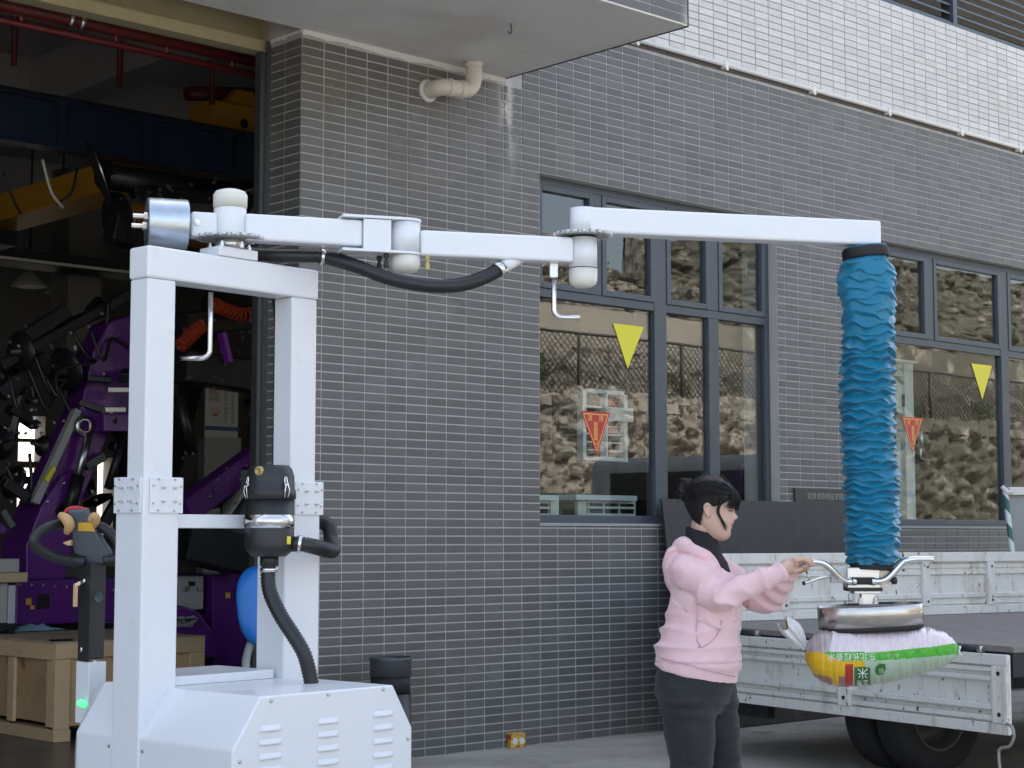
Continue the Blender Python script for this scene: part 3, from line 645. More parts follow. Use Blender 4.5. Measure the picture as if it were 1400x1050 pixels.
clamp('clamp', at(437.5,351,5.965), at(443,351.5,5.97), HR+.003, H1); clamp('clamp', at(679,371,6.055), at(686,366,6.07), HR+.003, H1)
MB().tube([at(686,366,6.07), at(712,352,6.12)], .022, 16).build('hose_stub', M_WHITE, VL)
H2 = hose('riser_hose', [MX(.735,.17,1.28)]+up_pts, HR*.9, 0)
# filter canister
fm = MF.px(369, 700, -.075)[0]; FC = MX(fm, -.075, 0); YF = FC.y
def zf(y): return zat(369, y, YF)
CAN_ = MB().lathe([(.055,zf(761)),(.079,zf(752)),(.081,zf(745)),(.081,zf(683)),(.0,zf(683))], FC, ZH, 40).build('filter_canister', M_BPLA, VL)
LID = MB().lathe([(.079,zf(683)),(.086,zf(682)),(.086,zf(671)),(.080,zf(669)),(.080,zf(652)),(.072,zf(641)),(.062,zf(636.5)),(0,zf(635.5))], FC, ZH, 40).build('lid', M_BPLA, CAN_)
MB().lathe([(.0825,zf(722)),(.0825,zf(704))], FC, ZH, 40).build('clamp_band', M_CHROME, CAN_)
nf = Vector((-FC.x, -FC.y, 0)).normalized(); rf = nf.cross(ZH)*-1
if rf.x < 0: rf = -rf
def onfc(px, y, rad):                                   # point on canister side seen at px
    off = (px-369)/F*YF; a = math.asin(max(-1, min(1, off/rad))); return FC+rf*(rad*math.sin(a))+nf*(rad*math.cos(a))+ZH*zf(y), (rf*math.sin(a)+nf*math.cos(a)).normalized()
p, d_ = onfc(354.5, 645, .072); MB().lathe([(.0165,-.012),(.0165,.006),(.013,.010),(.008,.0105),(.008,.008),(0,.008)], p, d_, 24).build('gauge', M_BRASS, CAN_)
for px in (389, 334.5):
    p, d_ = onfc(px if px > 350 else 340, 664, .081); t_ = d_.cross(ZH)
    mb = MB()
    for s_ in (-1, 1): mb.tube(spline([p+t_*.003*s_+ZH*.028+d_*.002, p+t_*.005*s_+ZH*.012+d_*.004, p+t_*.006*s_-ZH*.004+d_*.010, p+t_*.009*s_-ZH*.02+d_*.012, p+t_*.006*s_-ZH*.042+d_*.006], 14), .0022, 6)
    mb.bar(p+ZH*.002+d_*.006-t_*.008, p+ZH*.002+d_*.006+t_*.008, .008, .008); mb.build('latch', M_CHROME, CAN_)
p, d_ = onfc(394.5, 739, .0815); t_ = d_.cross(ZH); MB().hexa([p-t_*.009-ZH*.012, p+t_*.009-ZH*.012, p+t_*.009-ZH*.012+d_*.002, p-t_*.009-ZH*.012+d_*.002, p-t_*.009+ZH*.014, p+t_*.009+ZH*.014, p+t_*.009+ZH*.014+d_*.002, p-t_*.009+ZH*.014+d_*.002]).build('label', mat('lime label', (.75,.72,.06), .4), CAN_)
MB().bar(MX(.455,.05,zf(713)), MX(fm,-.04,zf(713)), .05, .03).build('canister_bracket', M_BLACK, VL)
# outlet and lower hose
oa = FC+rf*.06+ZH*zf(744); ob = at(412, 744, YF-.01)
H3 = hose('outlet_hose', [oa, ob, at(432,748,YF+.02), at(447,752,YF+.10), at(455,752,YF+.2), at(453,740,YF+.29), at(443,715,YF+.36), MX(.70,.17,1.36)], .0265, 0, pitch=.0105)
clamp('clamp', at(406.5,743.5,YF-.012), at(411,744,YF-.01), .030, H3)
H4 = hose('base_hose', [FC+ZH*zf(755), FC+ZH*zf(772), at(366.5,790,YF), at(370,812,YF-.01), at(384,842,YF-.03), at(402,870,YF-.05), at(416,895,YF-.06), at(424,925,YF-.05), at(427,945,YF-.05)], .0262, 0)
clamp('clamp', FC+ZH*zf(782), FC+ZH*zf(776), .030, H4); MB().lathe([(.031,zf(774)),(.031,zf(758))], FC, ZH, 24).build('outlet_neck', M_BPLA, CAN_)
# ---- blue lift tube
M_TUBE = mat('blue tube fabric', (.0035, .165, .29), .34, var=.09, vscale=4, bump=.08, bscale=300, spec=.4, sheen=.1)
YT = P3.y; TR = .096
def zt(y): return zat(1184, y, YT)
zt_top, zt_bot = zt(349), zt(772)
def tubefn(a, b):
    th = 2*math.pi*a; z = zt_top+(zt_bot-zt_top)*b; cx_, sx_ = math.cos(th), math.sin(th)
    v = 47*b**1.14+.5*noise.noise(Vector((cx_*2.2, sx_*2.2, b*14))); k0 = int(math.floor(v)); best = 0
    for k in range(k0-2, k0+4):                      # crossing crumple ridges, each with its own wander
        zk = k+1.1*noise.noise(Vector((cx_*1.1, sx_*1.1, k*7.37)))+.30*noise.noise(Vector((cx_*2.6, sx_*2.6, k*3.71+40)))
        d = v-zk; w_ = 1.35 if d < 0 else .38
        hgt = (.75+.45*noise.noise(Vector((cx_*1.8, sx_*1.8, k*5.1+9))))*max(0, 1-abs(d)/w_)**1.25
        best = max(best, hgt)
    amt = .45+.55*min(1, max(0, (b-.16)*7))
    r_ = TR*.87+amt*.029*best+.004*noise.noise(Vector((cx_, sx_, b*6)))
    if b < .23: r_ += .013*math.sin(math.pi*b/.23)+.015*math.sin(math.pi*min(1,b/.23))*noise.noise(Vector((cx_*1.6, sx_*1.6+2, b*15)))
    if b < .035: r_ -= (1-b/.035)*.022
    if b > .97: r_ -= (b-.97)/.03*.016
    return Vector((P3.x+.004*math.sin(b*9)+.004*noise.noise(Vector((0,0,b*23)))+cx_*r_, P3.y+sx_*r_, z))
LT = MB().grid(tubefn, 200, 900, wrap=True).build('lift_tube', M_TUBE, VL, orient=False)
MB().lathe([(.088,zt(352)),(.090,zt(351)),(.090,zt(340)),(.086,zt(337.5)),(0,zt(337.5))], P3, (Vector((-.03,-.05,1))), 40).build('collar', M_RUBBER, LT) if False else None
zc0 = zt(354); MB().lathe([(.085,0),(.087,.004),(.087,.034),(.083,.040),(.0,.040)], P3+ZH*zc0, Vector((-.10,.02,1)), 40).build('collar', M_RUBBER, LT)
MB().lathe([(.078,.032),(.08,.044),(.0,.05)], P3+ZH*zc0, Vector((-.10,.02,1)), 40).build('collar_rim', M_TUBE, LT)
MB().lathe([(.078,0),(.079,.003),(.081,.022),(.076,.026)], P3+ZH*zt(779), Vector((.05,0,1)), 40).build('elastic_band', M_RUBBER, LT)
MB().lathe([(.04,zt(340)),(.04,ZA3-.047)], P3, ZH, 20).build('tube_stub', M_WHITE, VL)
# ---- control head, handlebar, suction pad
YH = YT-.02
def hb(x0, x1, y0, y1, Y0, Y1, name, mt, bev=.003, parent=VL):
    a = at(x0, y1, Y0); b = at(x1, y0, Y0); m = MB(); m.box(a.x, b.x, Y0, Y1, a.z, b.z); return m.build(name, mt, parent, bevel=bev)
CH = hb(1159, 1203, 776, 806, YH-.035, YH+.06, 'control_head', M_ALU)
hb(1203.3, 1216, 775, 804, YH-.03, YH+.05, 'side_plate', mat('pale plate', (.62,.55,.45), .4, metal=.5), .002, CH)
hb(1137, 1158.7, 775, 797, YH-.01, YH+.02, 'clear_guard', mat('clear guard', (.55,.58,.58), .15), .002, CH)
hb(1165, 1197, 789.5, 799, YH-.062, YH-.0355, 'bar_clamp', M_RUBBER, .004, CH)
hb(1160, 1207, 803.5, 808.5, YH-.05, YH+.05, 'mount_plate', M_BLACK, .001, CH)
hb(1168, 1204, 806.5, 812, YH-.042, YH+.04, 'swivel_plate', M_STEEL, .002, CH)
hb(1178, 1196, 808.7, 827, YH-.02, YH+.02, 'neck', M_ALU, .003, CH)
for x in (1176.5, 1197.5): p = at(x, 826, YH-.03); MB().lathe([(.009,0),(.009,.01),(.006,.01),(.006,.024)], p, ZH, 8, sm=False).build('bolt', M_STEEL, CH)
YB = YH-.05
barp = [at(1103,768.5,YB-.05), at(1115,768,YB-.045), at(1127,771,YB-.04), at(1138,780,YB-.03), at(1149,791,YB-.015), at(1158,795,YB), at(1168,795,YB), at(1182,795,YB), at(1196,795,YB), at(1208,793.5,YB), at(1219,786,YB), at(1232,772,YB-.005), at(1240,766.5,YB-.01), at(1252,764.5,YB-.01), at(1277,764.5,YB-.02)]
MB().tube(spline(barp, 90), .0118, 16).build('handlebar', M_CHROME, VL)
hz = [p+Vector((0,.05,.004)) for p in barp[9:13]]; MB().tube(spline(hz, 20), .009, 10).build('brace', M_STEEL, VL)
for x in (1168, 1194): MB().tube([at(x-2.5,795,YB-.001), at(x+2.5,795,YB-.001)], .0145, 14).build('bar_collar', M_CHROME, VL)
LV = MB().tube(spline([at(1158,797,YB+.01), at(1142,788,YB), at(1128,788.5,YB-.01), at(1099,797.5,YB-.03)], 20), .0055, 10).build('trigger_lever', M_CHROME, VL)
MB().tube([at(1107.5,794,YB-.026), at(1102.5,781,YB-.026)], .004, 8).build('lever_pin', M_CHROME, LV); MB().tube([at(1097.5,798,YB-.031), at(1100,797.2,YB-.03)], .0075, 10).build('lever_tip', M_BLACK, LV)
MB().tube([at(1204,796,YB+.01), at(1220,793.5,YB+.01)], .004, 8).build('knob_shaft', M_STEEL, CH); MB().lathe([(.008,0),(.014,.003),(.014,.016),(.008,.02)], at(1219,794,YB+.01), Vector((1,0,.05)), 12).build('knob', M_BPLA, CH)
PC = at(1190, 841, YH+.0); pa = R(-6); tilt = Vector((-.055, -.02, 1)).normalized()
def oval(rx, ry, z, n=64):
    X_ = Vector((math.cos(pa), math.sin(pa), 0)); X_ = (X_-tilt*X_.dot(tilt)).normalized(); Y_ = tilt.cross(X_)
    out = []
    for k in range(n):
        a = 2*math.pi*k/n; ca, sa = math.cos(a), math.sin(a); out.append(PC+X_*(rx*abs(ca)**.85*(1 if ca >= 0 else -1))+Y_*(ry*abs(sa)**.85*(1 if sa >= 0 else -1))+tilt*z)
    return out
def ovals(spec, name, mt, par, n=64):
    mb = MB(); 
    for rx, ry, z in spec: mb.v += oval(rx, ry, z, n)
    for i in range(len(spec)-1):
        for k in range(n): mb.f.append((i*n+k, i*n+(k+1)%n, (i+1)*n+(k+1)%n, (i+1)*n+k)); mb.mi.append(0); mb.sm.append(True)
    for i in (0, len(spec)-1): mb.f.append(tuple(i*n+k for k in range(n))); mb.mi.append(0); mb.sm.append(False)
    return mb.build(name, mt, par)
SP = ovals([(.191,.135,-.036),(.191,.135,.036),(.1895,.1335,.0375),(.187,.131,.0375),(.187,.131,.030)], 'suction_pad', M_PAD, VL)
ovals([(.178,.123,-.055),(.188,.133,-.050),(.190,.134,-.0365)], 'rubber_seal', M_RUBBER, SP)
# ---- tiller
YK = 6.0; KF = Frame((at(120, 800, YK).x, YK), R(42))
TL = thing('x', 'x', 'x'); bpy.data.objects.remove(TL)
def tpx(x, y, dY=0): return at(x, y, YK+dY)
hd = [(91,698),(116,697),(124,715),(141,745),(150,757),(150,766),(143,772),(118,772),(114,764),(101,757),(98,735),(96,712)]
TH_ = MB().prism([tpx(x, y, -.02+.06*((y-697)/75)) for x, y in hd], Vector((0,.05,.012))).build('tiller_head', M_GPLA, VL, bevel=.008, seg=3)
MB().prism([tpx(x, y, -.024+.06*((y-697)/75)) for x, y in ((107,714.5),(125,714.5),(130,727),(106,726))], Vector((0,.004,0))).build('label', M_YEL, TH_, bevel=.002)
MB().tube(spline([tpx(89,701,.0), tpx(94,696,.0), tpx(104,694.5,0), tpx(114,696.5,0), tpx(117,699,0)], 14), .008, 8).build('red_strip', mat('red plastic', (.45,.03,.04), .4), TH_)
MB().tube(spline([tpx(95,716,.02), tpx(80,716.5,.0), tpx(60,723,-.05), tpx(46,737,-.08), tpx(54,751,-.06), tpx(76,762,-.02), tpx(100,767,.02), tpx(116,767,.03)], 60), .0185, 14).build('loop_grip', M_BPLA, TH_)
MB().tube(spline([tpx(128,718,.04), tpx(142,722,.04), tpx(157,735,.04), tpx(163,750,.04), tpx(158,764,.04), tpx(142,766,.04)], 40), .0185, 14).build('loop_grip', M_BPLA, TH_)
def lump(pts, rs, name): MB().tube(spline(pts, 16), [rs*(.55+.45*math.sin(math.pi*(i+.6)/16.2)) for i in range(16)], 14).build(name, M_TAN, TH_)
lump([tpx(82,704,-.02), tpx(90,709,-.03), tpx(95,718,-.03), tpx(91,728,-.01)], .019, 'throttle_wing'); lump([tpx(122,712,-.0), tpx(129,706,-.01), tpx(131,712,0), tpx(126,722,.02)], .016, 'throttle_wing')
MB().prism([tpx(x, y, -.03) for x, y in ((85,742),(97,738),(97,746),(92,746))], Vector((0,.03,0))).build('switch', M_TAN, TH_, bevel=.002)
k0, kz0 = KF.px(122.5, 902, 0); k1, kz1 = KF.px(122.5, 770, 0); w_ = (KF.px(143, 850, 0)[0]-KF.px(122.5, 850, 0)[0])
TC = MB().box(k0, k0+w_, 0, .058, kz0, kz1, KF.P).build('tiller_column', mat('dark column', (.03,.03,.031), .45), VL, bevel=.006)
MB().box(k0-.006, k0-.0005, -.004, .064, kz0-.006, kz1+.0, KF.P).build('side_plate', M_BLACK, TC, bevel=.002)
bp_ = KF.P(KF.px(134, 817, 0)[0], -.0005, KF.px(134, 817, 0)[1]); MB().lathe([(.019,0),(.019,.004),(.016,.006),(.015,.004),(0,.004)], bp_, -KF.q, 24).build('button', mat('button plastic', (.045,.07,.085), .3), TC)
for x, y in ((114,888),(118,794)): p = KF.P(k0-.0065, KF.pm(x, y, k0)[0], KF.pm(x, y, k0)[1]); MB().lathe([(.010,0),(.009,.006),(.005,.008)], p, -KF.m, 12).build('screw', M_CHROME, TC)
p = KF.P(k0-.012, .03, KF.pm(117, 795, k0)[1]); MB().bar(p, p-KF.m*.035-ZH*.012, .006, .012).build('key', M_CHROME, TC); MB().bar(p-KF.m*.03-ZH*.01, p-KF.m*.03-ZH*.085, .003, .015).build('key_tag', M_TAN, TC)
sz0 = KF.px(122, 990, 0)[1]; MB().box(k0-.004, k0+w_+.006, -.003, .075, sz0, kz0-.008, KF.P).build('tiller_mount', M_WHITE, VL, bevel=.004)
gl = at(110, 961, 6.0); MB().lathe([(.013,-.02),(.013,.004),(.009,.010),(0,.012)], gl, Vector((-.5,-.8,.35)), 16).build('status_light', emis('green led', (.10,.60,.26), .4), VL)
# ================================================================== truck, bag, bin and small things
def chips_hook(t, c):
    n = noise_(t, 26, 5, rough=.7, stretch=(1, 1, .5)); c = mixc(t, ramp(t, n, .625, .645), c, (.07, .035, .018))
    n2 = noise_(t, 5, 6, rough=.65, stretch=(1, 1, .35)); c = mixc(t, math_(t, 'MULTIPLY', ramp(t, n2, .52, .68), .55), c, (.36, .29, .20))
    n3 = noise_(t, 40, 3, stretch=(1, 1, .06)); return mixc(t, math_(t, 'MULTIPLY', ramp(t, n3, .64, .74), .3), c, (.25, .20, .14))
M_TRUCK = mat('chipped pale paint', (.70, .70, .655), .5, var=.07, vscale=3, bump=.12, bscale=60, hook=chips_hook)
M_DECK = mat('worn truck deck', (.20, .185, .17), .7, var=.25, vscale=2, bump=.3, bscale=30, stretch=(4,.6,1))
M_CHAS = mat('navy chassis', (.018, .022, .03), .6, var=.2, vscale=6, dirt=(.05,.045,.04), dscale=4)
_a = atz(1325, 879, .776); TF = Frame((_a.x, _a.y), R(57.5)); TX = TF.P
TK = thing('flatbed_truck', 'old pale flatbed truck with its tailgate hanging down behind the lifted bag', 'truck', TX(1.5, 1.07, 0))
Q0, Q1 = -.31, 2.46; LEN = 4.3
def tbox(m0, m1, q0, q1, z0, z1): return MB().box(m0, m1, q0, q1, z0, z1, TX)
tbox(-.02, LEN, Q0, Q1, .742, .774).build('deck', M_DECK, TK, bevel=.003)
tbox(-.015, LEN, Q0+.01, Q0+.07, .62, .741).build('side_sill', M_CHAS, TK); tbox(-.015, LEN, Q1-.07, Q1-.01, .62, .741).build('side_sill', M_CHAS, TK)
tbox(-.012, .06, Q0+.071, Q1-.071, .62, .741).build('rear_sill', M_CHAS, TK)
for q in (.70, 1.55): tbox(.061, LEN+1.5, q, q+.08, .44, .60).build('chassis_rail', M_CHAS, TK, bevel=.004)
for m_ in (.3, 1.4, 2.6, 3.8): tbox(m_, m_+.08, Q0+.071, Q1-.071, .601, .741).build('cross_member', M_CHAS, TK)
tbox(.12, .18, 1.72, 2.40, .235, .335).build('rear_bumper', M_CHAS, TK, bevel=.005)
# tailgate, hanging
ZB, ZTt = .342, .730
TG = tbox(-.048, -.040, Q0+.005, Q1-.005, ZB+.002, ZTt).build('tailgate', M_TRUCK, TK)
def rib(par, fixed, a0, a1, z0, z1, d0, d1, slope=.006):          # horizontal pressed rib on the tailgate
    mb = MB(); mb.add([TX(d0,a0,z0), TX(d0,a1,z0), TX(d1,a0,z0+slope*1.7), TX(d1,a1,z0+slope*1.7), TX(d1,a0,z1-slope*.7), TX(d1,a1,z1-slope*.7), TX(d0,a0,z1), TX(d0,a1,z1)], [(0,1,3,2),(2,3,5,4),(4,5,7,6),(0,2,4,6),(1,7,5,3)]); return mb.build('rib', M_TRUCK, par)
tbox(-.072, -.0485, Q0, Q1, ZB-.004, ZB+.050).build('rail', M_TRUCK, TG, bevel=.004)
tbox(-.072, -.0485, Q0, Q1, ZTt-.052, ZTt+.004).build('rail', M_TRUCK, TG, bevel=.004)
posts = [TF.pm(x, 980, -.06)[0] for x in (1156, 1381)]
pq = [(posts[0]-.055, posts[0]+.045), (Q0+.002, Q0+.10), (Q1-.10, Q1-.002)]
for a, b in pq:
    po = tbox(-.078, -.0487, a, b, ZB+.0505, ZTt-.0525).build('post', M_TRUCK, TG, bevel=.004)
    tbox(-.082, -.0785, a+.012, a+.024, ZB+.052, ZTt-.054).build('fold', M_TRUCK, po); tbox(-.082, -.0785, b-.024, b-.012, ZB+.052, ZTt-.054).build('fold', M_TRUCK, po)
    for z in (ZB+.095, ZTt-.09): MB().lathe([(.011,0),(.011,.003)], TX(-.0785, (a+b)/2, z), -TF.m, 12).build('bolt_hole', M_BLACK, po)
segs = [(pq[1][1]+.002, pq[0][0]-.002), (pq[0][1]+.002, pq[2][0]-.002)]
for a0, a1 in segs:
    rib(TG, 0, a0, a1, ZB+.056, ZB+.090, -.0483, -.070, .004); rib(TG, 0, a0, a1, ZB+.102, ZB+.145, -.0483, -.080, .010); rib(TG, 0, a0, a1, ZB+.245, ZB+.285, -.0483, -.080, .010); rib(TG, 0, a0, a1, ZB+.298, ZB+.328, -.0483, -.070, .004)
for q in (TF.pm(1322, 879, -.03)[0], TF.pm(1022, 858, -.03)[0]):
    MB().tube([TX(-.045,q-.11,.752), TX(-.045,q+.11,.752)], .016, 10).build('hinge', M_CHAS, TK)
    MB().tube([TX(-.045,q-.125,.752), TX(-.045,q-.09,.752)], .017, 10).build('hinge_pin', M_STEEL, TK)
MB().tube(spline([TX(-.09,Q0-.01,.40), TX(-.09,Q0-.04,.385), TX(-.09,Q0-.05,.34), TX(-.09,Q0-.02,.29), TX(-.09,Q0+.035,.275), TX(-.09,Q0+.05,.24), TX(-.09,Q0+.04,.13)], 40), .008, 8).build('latch_rod', mat('dull rod', (.30,.30,.28), .55, metal=.3), TK)
# far side gate
gm = [TF.px(x, 800, Q1)[0] for x in (1068, 1168, 1262, 1350)]; st = gm[1]-gm[0]
SG = tbox(.0, LEN, Q1-.004, Q1+.004, .80, 1.20).build('side_gate', M_TRUCK, TK)
tbox(.0, LEN, Q1-.032, Q1-.0045, .776, .835).build('rail', M_TRUCK, SG, bevel=.004); tbox(.0, LEN, Q1-.036, Q1+.012, 1.145, 1.213).build('rail', M_TRUCK, SG, bevel=.004)
gp = [gm[0]-st, gm[0], gm[1], gm[2], gm[3], gm[3]+st, gm[3]+2*st]
gp = [p for p in gp if .05 < p < LEN-.1]
for p in gp:
    po = tbox(p-.035, p+.035, Q1-.040, Q1-.0047, .8355, 1.1445).build('post', M_TRUCK, SG, bevel=.003)
    for z in (.87, 1.11): MB().lathe([(.009,0),(.009,.003)], TX(p+.008, Q1-.0402, z), -TF.q, 10).build('bolt_hole', M_BLACK, po)
ed = [.0]+gp+[LEN]
for i in range(len(ed)-1):
    a0, a1 = ed[i]+.037, ed[i+1]-.037
    for z0, z1, d1 in ((.84,.875,.016), (.885,.925,.022), (1.05,1.085,.022), (1.095,1.135,.014)):
        mb = MB(); mb.add([TX(a0,Q1-.0042,z0), TX(a1,Q1-.0042,z0), TX(a0,Q1-d1,z0+.008), TX(a1,Q1-d1,z0+.008), TX(a0,Q1-d1,z1-.008), TX(a1,Q1-d1,z1-.008), TX(a0,Q1-.0042,z1), TX(a1,Q1-.0042,z1)], [(0,1,3,2),(2,3,5,4),(4,5,7,6),(0,2,4,6),(1,7,5,3)]); mb.build('rib', M_TRUCK, SG)
# wheels
def wheel(m_, q, flip=1):
    ctr = TX(m_, q, .335); ax = -TF.q*flip
    T_ = MB().lathe([(.20,-.085),(.235,-.098),(.29,-.102),(.32,-.09),(.335,-.065),(.337,0),(.335,.065),(.32,.09),(.29,.102),(.235,.098),(.20,.085)], ctr, ax, 48, cap=False).build('wheel', M_TYRE, TK, orient=True)
    MB().lathe([(.205,.09),(.20,.094),(.19,.085),(.175,.03),(.165,-.02),(.09,-.03),(.085,.01),(.06,.02),(0,.02)], ctr, ax, 36, cap=False).build('rim', mat('grey rim', (.10,.095,.09), .5, metal=.3, dirt=(.1,.08,.06), dscale=12), T_)
    for k in range(40):
        a = 2*math.pi*k/40
    return T_
wheel(.46, .74); wheel(.46, .99); wheel(1.75, 1.9, -1); wheel(1.75, 2.15, -1)
MB().tube([TX(.46,.6,.335), TX(.46,2.0,.335)], .05, 12).build('axle', M_CHAS, TK)
MB().tube([TX(.35,-.20,.40), TX(1.1,-.20,.40)], .16, 20).build('air_tank', M_CHAS, TK)
tbox(LEN+.25, LEN+1.75, .05, 2.1, .5, 2.1).build('cab', M_TRUCK, TK, bevel=.12, seg=4); tbox(LEN+.235, LEN+.248, .35, 1.85, 1.45, 1.95).build('rear_window', M_DGLASS, TK); tbox(LEN+.6, LEN+1.4, .035, .048, 1.35, 1.95).build('side_window', M_DGLASS, TK); tbox(LEN+.02, LEN+.08, .1, 2.05, .78, 1.4).build('headboard', M_TRUCK, TK)
# ---- rice bag
YBg = YH
ST = [(1101,886,903,.02),(1106,876,913,.055),(1113,867,924,.085),(1124,860,932,.112),(1145,857,938,.13),(1175,856.5,937.5,.14),(1210,856,934,.14),(1240,856,927,.135),(1265,857,920,.128),(1285,862,913,.11),(1298,868.5,906,.082),(1306,876,900,.05),(1310,883,893,.018)]
def bagst(x):
    for i in range(len(ST)-1):
        if ST[i][0] <= x <= ST[i+1][0]:
            a = ST[max(0,i-1)]; b = ST[i]; c = ST[i+1]; d = ST[min(len(ST)-1,i+2)]; t = (x-b[0])/(c[0]-b[0])
            return [.5*((2*b[k])+(c[k]-a[k])*t+(2*a[k]-5*b[k]+4*c[k]-d[k])*t*t+(3*b[k]-a[k]-3*c[k]+d[k])*t**3) if (d[0]-a[0]) else b[k] for k in (1,2,3)]
    return ST[0][1:] if x < ST[0][0] else ST[-1][1:]
def bagpt(x, th, off=0.0):
    ty, by, hd_ = bagst(x); mid = (ty+by)/2; hh = (by-ty)/2; e = .82
    cy = math.cos(th); sy = math.sin(th); y = mid-hh*abs(sy)**e*(1 if sy > 0 else -1); dep = hd_*abs(cy)**e*(1 if cy > 0 else -1)
    p = at(x, y, YBg-dep); s_ = (x-1200)/110
    n1 = noise.noise(Vector((x*.16, th*.9, 0)))*.004+noise.noise(Vector((x*.35, th*1.4, 5)))*.0022
    if sy > -.2: n1 += .0024*noise.noise(Vector((x*.62, th*.5, 3)))*max(0, sy+.2)+.0035*noise.noise(Vector((x*.22, th*1.3, 8)))*max(0, sy+.2)
    if x < 1140: n1 += .007*noise.noise(Vector((th*3.2, x*.03, 1)))*(1140-x)/40
    d = Vector((0, -cy, sy)); return p+d*(n1+off)
def bagzone(x, y):                                   # the print on the bag
    k = (x-1190)/110; top = 891.5-11*max(0,k)**1.5; bot = 903-8*max(0,k)**1.4
    if y < top: return 1 if x < 1136-(y-880)*.15 and x < 1138 else 0
    if y < bot: return 2 if x > 1124+(y-892)*2.2 or x > 1150 else 3
    if x < 1155+(0 if y < 925 else -8): return 6 if (1110 < x < 1138 and 921+(x-1110)*.2 < y < 940 ) else 3
    if 1155.5 <= x <= 1166 and y > 908: return 4
    if x < 1182 and y < 912: return 3
    if 1168 <= x <= 1190 and y > 912: return 5
    if x < 1155.5: return 6
    return 7
BM = [mat('clear film over rice', (.68,.60,.63), .2, var=.16, vscale=60, spec=.6), mat('crumpled clear film', (.42,.36,.36), .2, var=.25, vscale=40, spec=.6), mat('green print', (.07,.40,.03), .35, var=.08, vscale=30),
      mat('yellow print', (.72,.44,.015), .35, var=.1, vscale=20), mat('red print', (.42,.035,.02), .4, var=.1, vscale=30), mat('dark green print', (.035,.16,.03), .4, var=.1, vscale=30), mat('brown picture print', (.36,.17,.14), .4, var=.45, vscale=45), mat('pale field print', (.40,.50,.38), .35, var=.22, vscale=18)]
RB = thing('rice_bag', 'plump rice bag with green and yellow print held under the suction pad', 'bag', at(1200, 938, YBg))
mb = MB(); NX, NT = 260, 190
for i in range(NX):
    x = 1101+209*i/(NX-1)
    for j in range(NT): mb.v.append(bagpt(x, 2*math.pi*j/NT))
for i in range(NX-1):
    xm = 1101+209*(i+.5)/(NX-1); ty, by, hd_ = bagst(xm)
    for j in range(NT):
        th = 2*math.pi*(j+.5)/NT; sy = math.sin(th); y = (ty+by)/2-(by-ty)/2*abs(sy)**.82*(1 if sy > 0 else -1)
        mb.f.append((i*NT+j, (i+1)*NT+j, (i+1)*NT+(j+1)%NT, i*NT+(j+1)%NT)); mb.mi.append(bagzone(xm, y)); mb.sm.append(True)
mb.f.append(tuple(range(NT))); mb.mi.append(3); mb.sm.append(False); mb.f.append(tuple((NX-1)*NT+j for j in range(NT))); mb.mi.append(2); mb.sm.append(False)
SK = mb.build('sack', BM, RB)
def bagfront(x, y, off):
    ty, by, hd_ = bagst(x); t = max(-1, min(1, ((ty+by)/2-y)/((by-ty)/2))); th = math.asin(max(-1, min(1, math.copysign(abs(t)**(1/.82), t)))); return bagpt(x, th, off)
def bagtext(txt, cx_, cy_, size, ang, mt, name):
    ca, sa = math.cos(ang), math.sin(ang)
    text_mb(txt, size, lambda x, y, d: bagfront(cx_+x*ca-y*sa, cy_-(x*sa+y*ca), .007)).build(name, mt, SK, orient=False)
M_INK = mat('white ink', (.75,.78,.72), .4)
bagtext('东北长粒香米', 1164, 897.3, 11.2, math.pi+.02, M_INK, 'print_lettering'); bagtext('稻花香', 1220, 896, 6.0, math.pi+.05, mat('pale green ink', (.35,.62,.25), .4), 'print_lettering')
bagtext('米', 1179, 918, 15, math.pi/2*0+math.pi, M_INK, 'print_lettering'); bagtext('五常', 1179, 931, 8, math.pi, M_INK, 'print_lettering')
sh = [(1198,911),(1202,907),(1210,907),(1211,914),(1207,921),(1199,922),(1196,917)]
MB().add([bagfront(x, y, .003) for x, y in sh], [tuple(range(len(sh)))]).build('leaf_print', BM[5], SK, orient=False); bagtext('鲜', 1204, 914.5, 8, math.pi, mat('leaf ink', (.4,.55,.35), .4), 'print_lettering')
# gathered neck and tuft
kn = at(1103, 889, YBg-.01)
mb = MB()
def tuft(a, b):
    th = 2*math.pi*a; L = b; w_ = .010+.038*math.sin(min(1,L*1.15)*math.pi*.62)**1.2*(1 if L < .9 else .8); fold = 1+.22*math.sin(th*5+L*2)+.10*math.sin(th*9)
    c = kn+(at(1073, 853, YBg-.03)-kn)*L+Vector((0,0,.006*math.sin(L*3)))
    dx = (at(1073,853,YBg)-at(1103,889,YBg)).normalized(); s_ = Vector((0,-1,0)); t_ = dx.cross(s_); tip = 1 if L < .8 else 1-.5*abs(math.sin(th*1.5))
    return c+(t_*math.cos(th)*w_*.62+s_*math.sin(th)*w_*.6)*fold+dx*(.02*math.sin(th*2.5)*L*L)
mb.grid(tuft, 60, 30, wrap=True)
for k, f_ in enumerate(mb.f):
    j = k//60; i = k % 60
    mb.mi[k] = 1 if (36 <= i <= 50 and j > 4) else 0
mb.build('gathered_neck', [mat('white film', (.70,.73,.73), .25, var=.1, vscale=50), BM[3]], RB, orient=False)
MB().tube([kn+Vector((.003,0,.012)), kn+Vector((.001,0,-.008))], .012, 10).build('tie', mat('dark tie', (.05,.05,.08), .5), RB)
MB().tube(spline([at(1309,886,YBg-.01), at(1313,884,YBg-.02), at(1311,891,YBg-.02), at(1315,896,YBg-.02)], 12), .0035, 6).build('string_end', M_INK, RB)
